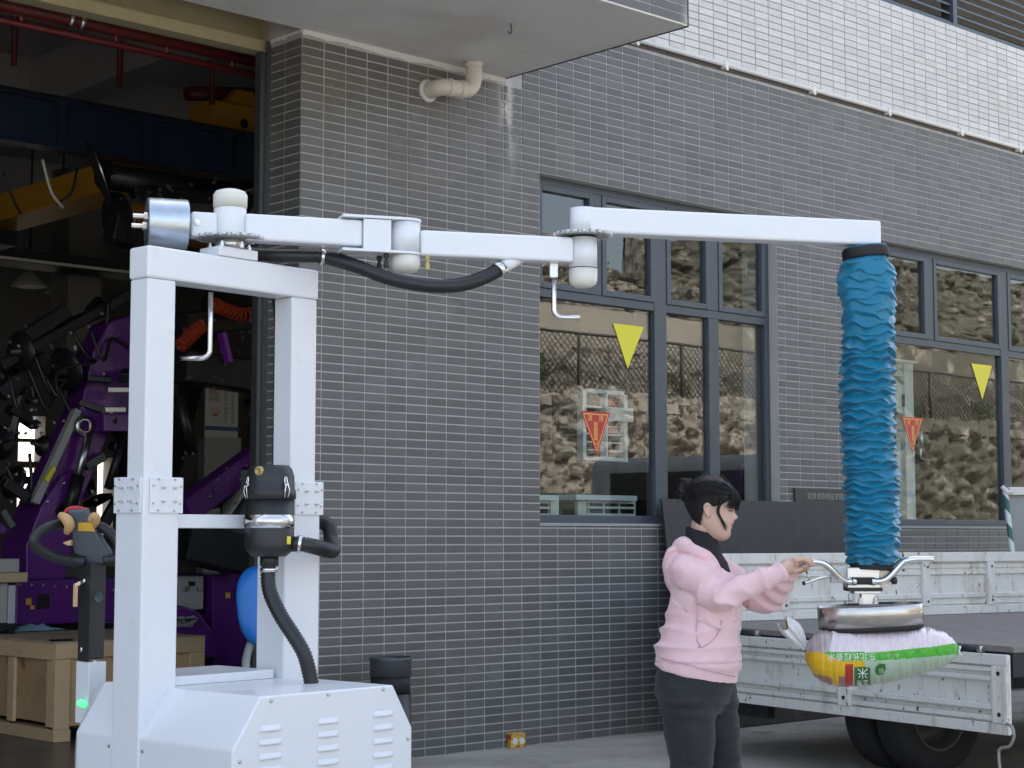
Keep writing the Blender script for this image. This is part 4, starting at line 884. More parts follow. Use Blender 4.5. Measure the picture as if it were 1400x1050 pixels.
# ---- ashtray bin
bw_ = WP(.36, .26, 0); ZBn = zat(533, 899, bw_.y); ctr = at(534, 899, bw_.y); ctr.z = 0; br = 29/F*bw_.y
BN = thing('ashtray_bin', 'dark cylindrical litter bin with pebble ashtray top beside the tiled wall', 'bin', ctr)
M_BIN = mat('bin steel', (.085,.095,.105), .35, metal=.4, var=.1, vscale=12)
zb_ = lambda y: zat(534, y, bw_.y)
MB().lathe([(br*.97,.004),(br*.97,zb_(948))], ctr, ZH, 40).build('lower_drum', mat('bin lower', (.045,.045,.045), .35, metal=.5, var=.3, vscale=9), BN)
MB().lathe([(br*.93,zb_(948)),(br*.93,zb_(923))], ctr, ZH, 40).build('opening_band', M_RUBBER, BN)
MB().lathe([(br*.975,zb_(924)),(br*.975,zb_(904)),(br*1.0,zb_(902)),(br*1.02,ZBn),(br*.95,ZBn+.004),(br*.9,ZBn-.012),(0,ZBn-.014)], ctr, ZH, 40).build('upper_drum', M_BIN, BN)
rg = random.Random(8); mb = MB()
for k in range(160):
    a = rg.uniform(0, 6.283); r_ = br*.86*math.sqrt(rg.random()); s_ = rg.uniform(.005,.010); c = ctr+Vector((math.cos(a)*r_, math.sin(a)*r_, ZBn-.012)); mb.lathe([(0,-s_*.6),(s_,0),(0,s_*.7)], c, ZH, 5, sm=False, cap=False)
mb.build('pebbles', mat('ash pebbles', (.35,.34,.32), .7, isl=.5), BN, kind='stuff')
# ---- small printed box
bc = atz(698.5, 1023.5, 0); BF = Frame((bc.x, bc.y), R(50))
BX = thing('snack_box', 'small yellow printed cardboard box on the ground against the tiled wall', 'box', bc)
w1 = BF.px(718.5, 1020, 0)[0]; q1_ = BF.pm(685, 1018, 0)[0]; hz_ = zat(699, 1003, bc.y)
def print_hook(t, c): return mixc(t, ramp(t, noise_(t, 45, 2), .52, .56), c, (.42, .10, .03))
BO = MB().box(0, w1, 0, q1_, .002, hz_, BF.P).build('carton', mat('yellow carton', (.62,.42,.05), .5, var=.2, vscale=30, hook=print_hook), BX, bevel=.002)
for a in (.28, .75): MB().lathe([(.022,0),(.022,.0015)], BF.P(w1*a, -.0003, hz_*.45), -BF.q, 16).build('round_print', mat('pale print', (.6,.65,.6), .5), BO)
MB().box(w1*.02, w1*.98, -.0012, -.0002, hz_*.78, hz_*.95, BF.P).build('band_print', mat('tan print', (.5,.3,.08), .5), BO); MB().lathe([(.02,0),(.02,.0015)], BF.P(-.0003, q1_*.5, hz_*.4), -BF.m, 16).build('round_print', mat('dark print', (.1,.05,.02), .5), BO)
MB().box(-.0012, -.0002, q1_*.02, q1_*.98, hz_*.62, hz_*.9, BF.P).build('band_print', mat('red box print', (.4,.05,.02), .5), BO)
# ---- boards leaning on the wall
M_BOARD = mat('black laminate board', (.022,.0225,.024), .5, var=.2, vscale=2, dirt=(.05,.05,.052), dscale=5)
def lean_board(u0, u1, ot, zt_, ob, th, name, label, cat, mt):
    n_ = Vector((0,0,0)); a = WP(u0, ob, .005); b = WP(u1, ob, .005); c = WP(u1, ot, zt_); d = WP(u0, ot, zt_); off = NH*th
    o = MB().hexa([a, b, b+off, a+off, d, c, c+off, d+off]).build(name, mt, bevel=.002); o['label'] = label; o['category'] = cat; return o
ul = wpx(903, 682, .05)[0]; ur_ = wpx(1213, 690, .05)[0]; zl = wpx(903, 682, .05)[1]
lean_board(ul, ur_, .045, zl, .25, .02, 'dark_board', 'large black board leaning on the tiled wall behind the woman', 'board', M_BOARD)
ub, zb2_ = wpx(1085.5, 667, .012)
o = lean_board(ub, ub+1.05, .012, zb2_, .03, .012, 'sign_board', 'dark sign board with a faint line of lettering behind the black board', 'sign', mat('dark sign face', (.05,.047,.044), .5))
tz = wpx(1100, 678.5, .03)[1]
tm_ = text_mb('锐意进取精益求精安全', .055, lambda x, y, d: WP(ub+.42+x*1.02, .0275+d, tz+y)); tm_.build('lettering', mat('faded white ink', (.32,.31,.28), .6), o, orient=False)
# ---- striped barrier at the right
BRR = thing('striped_barrier', 'grey barrier panel with a green and white striped post behind the truck', 'barrier', WP(7.4, .55, 0))
YS = 13.35; pa_, pb_ = at(1374, 668, YS), at(1385, 765, YS); dirp = (pb_-pa_); tot = (pa_.z)/(-dirp.z/dirp.length)
def stripes_hook(t, c):
    g_ = t.nodes.new('ShaderNodeTexCoord'); sp_ = t.nodes.new('ShaderNodeSeparateXYZ'); t.links.new(g_.outputs['Object'], sp_.inputs[0])
    v = math_(t, 'FRACT', math_(t, 'ADD', math_(t, 'MULTIPLY', sp_.outputs[2], 5.2), math_(t, 'MULTIPLY', sp_.outputs[0], 6.0))); return mixc(t, math_(t, 'GREATER_THAN', v, .5), c, (.03, .13, .09))
MB().tube([pa_, pa_+dirp.normalized()*tot*.998], .021, 14).build('striped_post', mat('striped wrap', (.60,.66,.62), .45, hook=stripes_hook), BRR)
MB().tube([at(1370,665,YS-.01), at(1378,674,YS-.01), at(1384,671,YS-.02)], .018, 8).build('tape_knot', M_CONDUIT, BRR)
a = at(1379, 666, YS+.02); b = at(1440, 666, YS+.3); MB().bar(a-ZH*.03, b-ZH*.03, .03, .06).build('top_rail', M_CONDUIT, BRR, bevel=.003)
m = MB(); m.hexa([Vector((a.x,a.y+.02,.3)), Vector((b.x,b.y+.02,.3)), Vector((b.x,b.y+.03,.3)), Vector((a.x,a.y+.03,.3)), Vector((a.x,a.y+.02,a.z-.061)), Vector((b.x,b.y+.02,a.z-.061)), Vector((b.x,b.y+.03,a.z-.061)), Vector((a.x,a.y+.03,a.z-.061))]); m.build('panel', mat('grey sheet', (.33,.33,.32), .6, var=.15, vscale=4), BRR)
# ---- stickers on the glass
fo_ = -.108+.0015
def pennant(px3, name, label, mt, grp, txt=None):
    pts = [wpx(x, y, fo_) for x, y in px3]; pts = [(pts[0][0], (pts[0][1]+pts[1][1])/2), (pts[1][0], (pts[0][1]+pts[1][1])/2), pts[2]]
    w_ = pts[1][0]-pts[0][0]; h_ = pts[0][1]-pts[2][1]
    def tri(k, o):
        cxp = (pts[0][0]+pts[1][0]+pts[2][0])/3; czp = (pts[0][1]+pts[1][1]+pts[2][1])/3
        return [WP(cxp+(u-cxp)*k, o, czp+(z-czp)*k) for u, z in pts]
    o = MB().prism(tri(1, fo_), NH*.001).build(name, mt); o['label'] = label; o['category'] = 'sticker'; o['group'] = grp
    if txt:
        p1 = tri(.86, fo_+.0013); p2 = tri(.80, fo_+.0013); mb = MB()
        for i in range(3): mb.add([p1[i], p1[(i+1)%3], p2[(i+1)%3], p2[i]], [(0,1,2,3)])
        ink = mat('yellow ink', (.78,.55,.12), .4); mb.build('border', ink, o, orient=False)
        uc = (pts[0][0]+pts[1][0])/2; zt_ = pts[0][1]; tb = MB(); cs = h_*.155
        for ch, du, dz in (('消',-.115*w_/.27*1.0*.9,.16), ('防',.115*w_/.27*.9,.16), ('救',0,.31), ('援',0,.44), ('窗',0,.57), ('口',0,.69)):
            text_mb(ch, cs, lambda x, y, d, du=du, dz=dz: WP(uc+(du*.5)+x, fo_+.0014+d, zt_-dz*h_+y), tb)
        tb.build('lettering', ink, o, orient=False)
    return o
M_YST = mat('yellow sticker', (.74,.66,.04), .5, var=.03); M_RST = mat('red sticker', (.48,.035,.03), .45, var=.05)
pennant(((838,443),(880,446),(858,504)), 'yellow_pennant', 'yellow triangle sticker on the left window glass', M_YST, 'yellow triangle stickers')
pennant(((1328,498),(1356,499),(1343,546)), 'yellow_pennant', 'yellow triangle sticker on the right window glass', M_YST, 'yellow triangle stickers')
pennant(((794,563),(834,563),(816,623)), 'red_pennant', 'red triangle rescue sticker on the left window, over the white shelf', M_RST, 'red triangle stickers', 1)
pennant(((1233,570),(1262,571),(1247,620)), 'red_pennant', 'red triangle rescue sticker on the right window beside the blue tube', M_RST, 'red triangle stickers', 1)
# ================================================================== the woman
YP = 6.32; PXM = YP/F                                # metres per photo pixel at her depth
yaw = R(-16); FX = Vector((math.cos(yaw), math.sin(yaw), 0)); LX = Vector((-math.sin(yaw), math.cos(yaw), 0))   # facing, her left (away from camera)
def pp(x, y, dY=0.0): return at(x, y, YP+dY)
PR = thing('person', 'woman in a pink hoodie and dark jeans holding the lifter handle', 'person', Vector((pp(955,1000).x, YP, 0)))
M_SKIN = None
def skin_hook(t, c):
    tc = t.nodes.new('ShaderNodeTexCoord'); return c
def loft(mb, rings, n=40, cap=True, mi=0):           # ring: centre, a (vector), b (vector), exponent
    b0 = len(mb.v)
    for c, a, b, e in rings:
        for k in range(n):
            th = 2*math.pi*k/n; ca, sa = math.cos(th), math.sin(th)
            mb.v.append(Vector(c)+Vector(a)*(abs(ca)**(2/e)*(1 if ca >= 0 else -1))+Vector(b)*(abs(sa)**(2/e)*(1 if sa >= 0 else -1)))
    for i in range(len(rings)-1):
        for k in range(n): mb.f.append((b0+i*n+k, b0+i*n+(k+1)%n, b0+(i+1)*n+(k+1)%n, b0+(i+1)*n+k)); mb.mi.append(mi); mb.sm.append(True)
    if cap:
        mb.f.append(tuple(b0+k for k in range(n-1,-1,-1))); mb.mi.append(mi); mb.sm.append(True); L = len(rings)-1
        mb.f.append(tuple(b0+L*n+k for k in range(n))); mb.mi.append(mi); mb.sm.append(True)
    return mb
def limb(mb, pts, rad, n=24, seg=24):
    P = spline(pts, seg); K = len(pts)-1; rr = []
    for i in range(seg):
        t = i/(seg-1)*K; k = min(int(t), K-1); f_ = t-k; f_ = f_*f_*(3-2*f_); rr.append(rad[k]*(1-f_)+rad[k+1]*f_)
    mb.tube(P, rr, n)
    for e, r_ in ((P[0], rr[0]), (P[-1], rr[-1])):
        mb.lathe([(0,-r_)]+[(r_*math.cos(a), r_*math.sin(a)) for a in (-1.2,-.8,-.4,0,.4,.8,1.2)]+[(0,r_)], e, ZH, 16, cap=False)
    return mb
def fuse(mb, name, mats, parent, voxel, smooth=2, post=None):
    o = mb.build(name, mats, None, org=(0,0,0))
    b_ = bmesh.new(); b_.from_mesh(o.data); bmesh.ops.remove_doubles(b_, verts=b_.verts, dist=1e-5); bmesh.ops.recalc_face_normals(b_, faces=b_.faces); b_.to_mesh(o.data); b_.free()
    md = o.modifiers.new('r', 'REMESH'); md.mode = 'VOXEL'; md.voxel_size = voxel; md.use_smooth_shade = True
    if smooth: sm_ = o.modifiers.new('s', 'SMOOTH'); sm_.iterations = smooth; sm_.factor = .5
    dg = bpy.context.evaluated_depsgraph_get(); me = bpy.data.meshes.new_from_object(o.evaluated_get(dg)); o.modifiers.clear(); o.data = me
    me.materials.clear()
    for m_ in (mats if isinstance(mats, (list,tuple)) else [mats]): me.materials.append(m_)
    if post:
        nrm = [Vector(v.normal) for v in me.vertices]
        for v, n_ in zip(me.vertices, nrm): v.co += n_*post(Vector(v.co), n_)
    for p in me.polygons: p.use_smooth = True
    me.update(); o.parent = parent; o.location = -worldloc(parent); return o
# ---- head, in its own frame: x forward, y her left, z up from the chin
HY = R(-13); HP = R(7)                               # turned a little to the camera, looking down
HO = pp(974, 697)                                    # ear-level centre of the head
_hx = Vector((math.cos(HY)*math.cos(HP), math.sin(HY)*math.cos(HP), -math.sin(HP))); _hy = Vector((-math.sin(HY), math.cos(HY), 0)); _hz = _hx.cross(_hy)
HS = 1.0
def HX(x, y, z): return HO+(_hx*x+_hy*y+_hz*(z-.108))*HS
HPF = [(0,.046,.004,.016),(.006,.062,-.006,.032),(.016,.072,-.014,.042),(.028,.0755,-.024,.050),(.042,.0735,-.036,.057),(.05,.0755,-.045,.060),(.056,.0800,-.051,.062),(.0625,.0775,-.056,.064),(.069,.0815,-.060,.065),(.078,.0785,-.066,.067),(.09,.0775,-.073,.0665),(.105,.0775,-.080,.069),(.118,.0765,-.084,.070),(.13,.0825,-.087,.071),(.15,.083,-.089,.072),(.17,.077,-.087,.070),(.19,.061,-.077,.062),(.205,.040,-.060,.049),(.215,.018,-.040,.032),(.221,-.008,-.014,.006)]
def hprof(z):
    z = max(0, min(.221, z))
    for i in range(len(HPF)-1):
        a, b = HPF[i], HPF[i+1]
        if a[0] <= z <= b[0]:
            t = (z-a[0])/(b[0]-a[0]); return [a[k]*(1-t)+b[k]*t for k in (1,2,3)]
    return HPF[-1][1:]
def headsurf(th, z, grow=0.0):                       # th 0 = front, +90 = her left
    xf, xb, w_ = hprof(z); c, s_ = math.cos(th), math.sin(th); xc = xb+(xf-xb)*.46
    a = (xf-xc) if c > 0 else (xc-xb); e = 2.25
    x = xc+(a+grow)*abs(c)**(2/e)*(1 if c > 0 else -1); y = (w_+grow)*abs(s_)**(2/e)*(1 if s_ > 0 else -1)
    if c > 0 and grow == 0:
        g_ = math.exp(-(y/.0125)**2)
        nz = 0
        if .078 < z < .135: t = (z-.078)/.057; nz = (.0125*math.exp(-((z-.091)/.0085)**2)+.0065*max(0,1-abs(t-.35)/.65))
        x += nz*g_
        x += .007*math.exp(-((abs(y)-.0135)/.0075)**2-((z-.086)/.007)**2)            # nostril wings
        x -= .0075*math.exp(-((abs(y)-.031)/.013)**2-((z-.117)/.010)**2)              # eye sockets
        x += .0045*math.exp(-((abs(y)-.031)/.012)**2-((z-.113)/.0055)**2)             # lids
        x += .004*math.exp(-((abs(y)-.040)/.02)**2-((z-.082)/.02)**2)                 # cheeks
        x -= .0035*math.exp(-(y/.024)**2-((z-.0625)/.0022)**2)                        # mouth line
    return HX(x, y, z)
bd = MB(); zs = [i/90*.221 for i in range(91)]
nT = 96; b0 = len(bd.v)
for z in zs:
    for k in range(nT): bd.v.append(headsurf(2*math.pi*k/nT, z))
for i in range(90):
    for k in range(nT): bd.f.append((b0+i*nT+k, b0+i*nT+(k+1)%nT, b0+(i+1)*nT+(k+1)%nT, b0+(i+1)*nT+k)); bd.mi.append(0); bd.sm.append(True)
bd.f.append(tuple(b0+k for k in range(nT-1,-1,-1))); bd.mi.append(0); bd.sm.append(True); bd.f.append(tuple(b0+90*nT+k for k in range(nT))); bd.mi.append(0); bd.sm.append(True)
for s_ in (-1, 1):                                   # ears
    pts = [(-.004,.069,.088),(-.010,.075,.092),(-.018,.080,.104),(-.020,.082,.118),(-.012,.080,.127),(-.003,.076,.124),(.001,.071,.114)]
    bd.tube(spline([HX(x, y*s_, z) for x, y, z in pts], 30), [.0055]*30, 8)
    bd.tube([HX(-.006,.066*s_,.104), HX(-.010,.077*s_,.107)], .011, 10); bd.tube(spline([HX(-.005,.068*s_,.094), HX(-.004,.073*s_,.086), HX(-.002,.071*s_,.083)], 8), .0075, 8)
# neck, trunk, limbs of the body (mostly under the clothes)
nb = pp(958, 752); cz = lambda y: pp(955, y).z
limb(bd, [HX(-.024,0,.05), HX(-.022,0,.005), nb+FX*.008-ZH*.02], [.048,.044,.042])
trunk = [(760,956,.045,.05),(778,957,.07,.10),(795,960,.09,.125),(840,960,.10,.135),(880,955,.11,.155),(930,950,.12,.165),(955,950,.10,.15)]
loft(bd, [(Vector((pp(x,y).x, YP, cz(y))), FX*a, LX*b, 2.2) for y, x, a, b in trunk])
SHN = pp(938, 782, -.135); ELN = pp(984, 817, -.17); WRN = pp(1066, 783, -.12)
SHF = pp(972, 780, .15); ELF = pp(1044, 818, .14); WRF = pp(1076, 783, .06)
limb(bd, [SHN-ZH*.01, ELN, WRN], [.034,.032,.024], seg=30); limb(bd, [SHF-ZH*.01, ELF, WRF], [.034,.038,.024], seg=30)
HIPN = Vector((pp(938,950).x, YP-.08, cz(950))); KNN = Vector((pp(943,1100).x, YP-.085, .43)); ANN = Vector((pp(935,1200).x, YP-.09, .09))
HIPF = Vector((pp(975,950).x, YP+.09, cz(950))); KNF = Vector((pp(995,1100).x, YP+.095, .43)); ANF = Vector((pp(990,1200).x, YP+.10, .09))
limb(bd, [HIPN, KNN, ANN], [.085,.055,.038]); limb(bd, [HIPF, KNF, ANF], [.085,.055,.038])
for A_ in (ANN, ANF): limb(bd, [A_-ZH*.04-FX*.03, A_-ZH*.055+FX*.06, A_-ZH*.06+FX*.14], [.038,.035,.025])
# hands over the bar
def hand(wr, palm, knuck, tips, thumb, r_=.0088):
    limb(bd, [wr, palm], [.023,.030], seg=10); 
    kv = knuck[1]-knuck[0]
    for i in range(4):
        k = knuck[0]+kv*(i/3); limb(bd, [palm.lerp(k,.2), k], [.014,.0115], n=12, seg=8)
        t = tips[i]; limb(bd, [k]+list(t), [.0108]+[.0095]*(len(t)-1)+[.0075], n=12, seg=14)
    limb(bd, thumb, [.015,.0115,.0085], n=12, seg=12)
def hpx(x, y, d): return at(x, y, YB+d)
yk = -.05
hand(WRN, hpx(1077,775,-.055), (hpx(1088,765.5,-.095), hpx(1087,766.5,-.025)),
     [[hpx(1099,764.5,-.095), hpx(1106,768.5,-.088), hpx(1108,773,-.078)], [hpx(1101,763.3,-.075), hpx(1108.5,767,-.07), hpx(1110,772.5,-.064)], [hpx(1100,763.5,-.052), hpx(1107.5,767.5,-.05), hpx(1109,772,-.046)], [hpx(1097,765.5,-.03), hpx(1104,769,-.028), hpx(1106,772.5,-.026)]],
     [hpx(1074,779,-.07), hpx(1085,780.5,-.075), hpx(1096,777,-.068)])
hand(WRF, hpx(1086,776,.05), (hpx(1097,768,.02), hpx(1097,768,.085)),
     [[hpx(1108,766.5,.02), hpx(1114,771,.018)], [hpx(1109,766,.042), hpx(1115,770.5,.04)], [hpx(1108,766.5,.064), hpx(1114,771,.06)], [hpx(1105,768,.085), hpx(1110,772,.08)]],
     [hpx(1084,779,.03), hpx(1094,780,.01), hpx(1104,777,-.004)])
LIP = HX(.081, 0, .0625)
def lips_hook(t, c):
    g_ = t.nodes.new('ShaderNodeNewGeometry'); d = nd(t, 'ShaderNodeVectorMath', operation='DISTANCE')
    sb = nd(t, 'ShaderNodeVectorMath', operation='SUBTRACT'); t.links.new(g_.outputs['Position'], sb.inputs[0]); sb.inputs[1].default_value = LIP
    def dot(v):
        q = nd(t, 'ShaderNodeVectorMath', operation='DOT_PRODUCT'); t.links.new(sb.outputs[0], q.inputs[0]); q.inputs[1].default_value = v; return q.outputs['Value']
    a = math_(t, 'DIVIDE', dot(_hy), .024); b = math_(t, 'DIVIDE', dot(_hz), .0085); cc = math_(t, 'DIVIDE', dot(_hx), .018)
    r2 = math_(t, 'ADD', math_(t, 'ADD', math_(t, 'MULTIPLY', a, a), math_(t, 'MULTIPLY', b, b)), math_(t, 'MULTIPLY', cc, cc))
    return mixc(t, math_(t, 'SUBTRACT', 1, ramp(t, r2, .6, 1.2)), c, (.36, .13, .115))
M_SKIN = mat('skin', (.60, .40, .31), .46, var=.06, vscale=18, rvar=.05, hook=lips_hook, bump=.04, bscale=300)
bs = M_SKIN.node_tree.nodes['Principled BSDF']; bs.inputs['Subsurface Weight'].default_value = .08; bs.inputs['Subsurface Radius'].default_value = (.01,.004,.002); bs.inputs['Subsurface Scale'].default_value = .5
BODY = fuse(bd, 'body', M_SKIN, PR, .0042, 1)
M_HAIR = mat('black hair', (.009, .008, .008), .46, var=.4, vscale=30, rvar=.1, spec=.35)
# eyelashes and brows
mb = MB()
for s_ in (-1, 1):
    mb.tube([headsurf(R(a)*s_, .1125-.001*abs(a-26)/10)+_hx*.002 for a in range(15, 40, 3)], .0016, 6)
    mb.tube([headsurf(R(a)*s_, .133+.003*math.sin((a-10)/34*3.1))+_hx*.0015 for a in range(10, 46, 4)], .0022, 6)
mb.build('eyelashes', M_HAIR, PR)
# ---- hair: cap, fringe strands, side locks, bun
def hairline(th):                                    # lowest z of the hair cap at angle th (0 front)
    a = abs(math.degrees(math.atan2(math.sin(th), math.cos(th))))
    pts = [(0,.178),(25,.172),(45,.150),(62,.132),(78,.120),(88,.122),(98,.105),(110,.075),(130,.048),(180,.040)]
    for i in range(len(pts)-1):
        if pts[i][0] <= a <= pts[i+1][0]:
            t = (a-pts[i][0])/(pts[i+1][0]-pts[i][0]); return pts[i][1]*(1-t)+pts[i+1][1]*t
    return .04
def cap_pt(th, b, extra=0):
    z0 = hairline(th); zz = z0+(.221-z0)*b; g_ = .006+.007*math.sin(min(1,b*1.6)*math.pi/2)+extra+.0022*noise.noise(Vector((math.cos(th)*9, math.sin(th)*9, b*2)))
    p = headsurf(th, min(zz, .2205), g_); return p+_hz*(.012*b*b)
hc = MB(); hc.grid(lambda a, b: cap_pt(2*math.pi*a, b), 110, 40, wrap=True)
b0 = len(hc.v)-110; hc.f.append(tuple(b0+k for k in range(110))); hc.mi.append(0); hc.sm.append(True)
HAIR = hc.build('hair', M_HAIR, PR)
rg = random.Random(21); hs = MB(); BUN = HX(-.082, -.012, .170)
def strand(pts, r0, n=14, r1=None): hs.tube(spline(pts, n), [r0*(1-.75*(i/(n-1))**2) for i in range(n)], 4, cap=False)
for k in range(420):                                 # combed back towards the bun
    th = rg.uniform(-math.pi, math.pi)
    if abs(th) < .35: continue
    z_ = .02*rg.random(); p0 = cap_pt(th, .01+rg.random()*.5, .001)
    side = 1 if th > 0 else -1; m1 = cap_pt(th*.55+side*math.pi*.45*1.0, .45+rg.random()*.4, .003+rg.random()*.003); e = BUN+Vector((rg.gauss(0,.012), rg.gauss(0,.012), rg.gauss(0,.012)))
    c1 = cap_pt((th*.8+side*math.pi*.2), .35+rg.random()*.45, .003+rg.random()*.003)
    strand([p0, c1, m1, e], .0013)
for k in range(330):                                 # fringe
    y = rg.uniform(-.058, .058); x0 = .018+rg.uniform(-.02,.02)
    a = rg.random(); tipz = .128-.012*rg.random()+abs(y)*.05 if a < .8 else .118+.01*rg.random()
    th = math.atan2(y*1.0, .07); p0 = HX(x0, y*.5, .232-.012*abs(y)/.05); 
    mid = headsurf(th*.9, .195, .010+.006*rg.random()); mid2 = headsurf(th*1.05+rg.gauss(0,.05), .160, .010+.008*rg.random()); tip = headsurf(th*1.15+rg.gauss(0,.14), tipz-.006*rg.random(), .006+.011*rg.random())
    strand([p0, mid, mid2, tip], .0010)
for s_ in (-1, 1):                                   # loose side locks before the ear
    for k in range(34):
        j = rg.gauss(0,.0035); tl = rg.random()
        strand([headsurf(s_*R(62), .185, .010), headsurf(s_*(R(66)+j*6), .145, .012+j*.5), headsurf(s_*(R(70)+j*8), .105, .009), headsurf(s_*(R(62)+j*9), .066+.012*tl, .006+.004*tl), headsurf(s_*(R(46)+j*14), .036+.02*tl, .005+.006*rg.random())], .0011, 18)
    for k in range(40): j = rg.gauss(0,.05); strand([headsurf(s_*(R(50)+j), .195, .010), headsurf(s_*(R(60)+j), .160, .012), headsurf(s_*(R(68)+j), .128+.01*rg.random(), .008)], .0014)
for k in range(150):                                 # flyaway hairs
    th = rg.uniform(-math.pi, math.pi); b = rg.uniform(.05,.95); p0 = cap_pt(th, b, .001); d = (p0-HX(-.005,0,.11)).normalized(); t_ = Vector((rg.gauss(0,1), rg.gauss(0,1), rg.gauss(0,1))).cross(d).normalized()
    hs.tube(spline([p0, p0+d*.004+t_*.010, p0+d*.007*rg.random()+t_*.024, p0+d*.005*rg.random()+t_*.036-_hz*.004], 8), .00055, 3, cap=False)
hs.build('loose_strands', M_HAIR, PR)
bn = MB()
for k, (dx, dz, r_, tt, ax) in enumerate(((0,0,.017,.0125,(.3,1,.2)), (-.008,.012,.014,.011,(.8,.6,.1)), (.004,-.014,.015,.011,(.1,.8,.6)), (-.012,-.008,.014,.010,(.6,.2,.8)), (.002,.018,.010,.008,(.2,1,-.3)))):
    A = Vector(ax).normalized(); u_ = A.orthogonal().normalized(); v_ = A.cross(u_); r_ *= 1.35; tt *= 1.2; c = BUN+_hx*(dx*1.3-.016)+_hz*(dz*1.3-.004)
    pts = [c+(u_*math.cos(t)+v_*math.sin(t))*r_*(1+.12*math.sin(3*t+k)) for t in [2*math.pi*i/23 for i in range(24)]]; bn.tube(pts, tt, 10)
bn.lathe([(0,-.022),(.016,-.015),(.022,0),(.016,.015),(0,.022)], BUN-_hx*.008, ZH, 14, cap=False)
fuse(bn, 'hair_bun', M_HAIR, PR, .003, 1, post=lambda p, n_: .0016*math.sin(p.z*900+p.x*500))
bt = MB()
for k in range(90):
    a = [BUN-_hx*.01+Vector((rg.gauss(0,.02), rg.gauss(0,.014), rg.gauss(0,.02))) for _ in range(3)]; bt.tube(spline(a, 8), .0008, 3, cap=False)
bt.build('bun_wisps', M_HAIR, PR)
# ---- black roll-neck
tn = MB(); NC = HX(-.026, 0, -.004)
loft(tn, [(nb+ZH*-.12+FX*.045, FX*.075, LX*.09, 2), (nb+ZH*-.045+FX*.022, FX*.074, LX*.092, 2), (nb+ZH*-.010+FX*.010, FX*.064, LX*.078, 2), (nb+ZH*.02+FX*.006, FX*.060, LX*.060, 2), (NC+ZH*.020-FX*.002, FX*.057-ZH*.012, LX*.056, 2), (NC+ZH*.034-FX*.004, FX*.054-ZH*.014, LX*.053, 2), (NC+ZH*.034-FX*.004, FX*.048-ZH*.014, LX*.047, 2)], cap=True)
tn.build('roll_neck', mat('black knit', (.012,.012,.014), .85, bump=.5, bscale=300), PR)
# ---- hoodie
M_PINK = mat('pink fleece', (.78, .53, .55), .85, var=.04, vscale=9, bump=.25, bscale=350, sheen=.35)
hd2 = MB()
def tz_(y, x, a, b, tilt=0): return (Vector((pp(x,y).x, YP, cz(y))), FX*a+ZH*tilt, LX*b, 2.3)
tor = [(757,955,.068,.085,-.02),(766,956,.088,.140,-.02),(780,961,.106,.172,-.01),(800,965,.122,.178,0),(825,964,.129,.172,0),(850,962,.132,.168,-.005),(872,957,.143,.180,-.012),(892,955,.150,.187,-.022),(902,954,.152,.190,-.028),(908,953,.146,.184,-.030),(921,952,.146,.183,-.032)]
loft(hd2, [tz_(*r_) for r_ in tor], n=64)
limb(hd2, [SHN+Vector((0,.02,.0)), SHN.lerp(ELN,.5)+Vector((0,0,.003)), ELN, ELN.lerp(WRN,.5)+ZH*.0, WRN-(WRN-ELN).normalized()*.03], [.062,.058,.053,.045,.040], n=32, seg=50)
limb(hd2, [SHF, SHF.lerp(ELF,.5), ELF+ZH*-.004, ELF.lerp(WRF,.5)-ZH*.01, WRF-(WRF-ELF).normalized()*.02], [.070,.062,.056,.050,.042], n=32, seg=50)
# cuffs
for W_, E_ in ((WRN, ELN), (WRF, ELF)):
    d_ = (W_-E_).normalized(); hd2.tube([W_-d_*.055, W_-d_*.04, W_+d_*.0, W_+d_*.012], [.040,.043,.041,.036], 28)
# hood lying on the back and round the neck
hood = [(nb-FX*.072+ZH*.012, .034), (nb-FX*.05-LX*.06+ZH*.016, .032), (nb+FX*.0-LX*.088-ZH*.004, .028), (nb+FX*.05-LX*.078-ZH*.045, .022), (nb+FX*.095-LX*.035-ZH*.105, .015)]
hood2 = [(nb-FX*.072+ZH*.012, .034), (nb-FX*.05+LX*.06+ZH*.016, .032), (nb+FX*.0+LX*.088-ZH*.004, .028), (nb+FX*.05+LX*.078-ZH*.045, .022), (nb+FX*.095+LX*.035-ZH*.105, .015)]
for h_ in (hood, hood2): limb(hd2, [p for p, _ in h_], [r_ for _, r_ in h_], n=20, seg=30)
loft(hd2, [(nb-FX*.060+ZH*.03, FX*.020, LX*.055, 2), (nb-FX*.086-ZH*.0, FX*.034, LX*.088, 2), (nb-FX*.096-ZH*.06, FX*.032, LX*.100, 2), (nb-FX*.100-ZH*.13, FX*.026, LX*.085, 2), (nb-FX*.096-ZH*.19, FX*.010, LX*.045, 2)], n=40)
dN = (WRN-ELN).normalized(); dU = (ELN-SHN).normalized(); 
zhem = [cz(905), cz(924)]
def segdist(p, a, b):
    ab = b-a; t = max(0, min(1, (p-a).dot(ab)/ab.length_squared)); return (p-(a+ab*t)).length, t
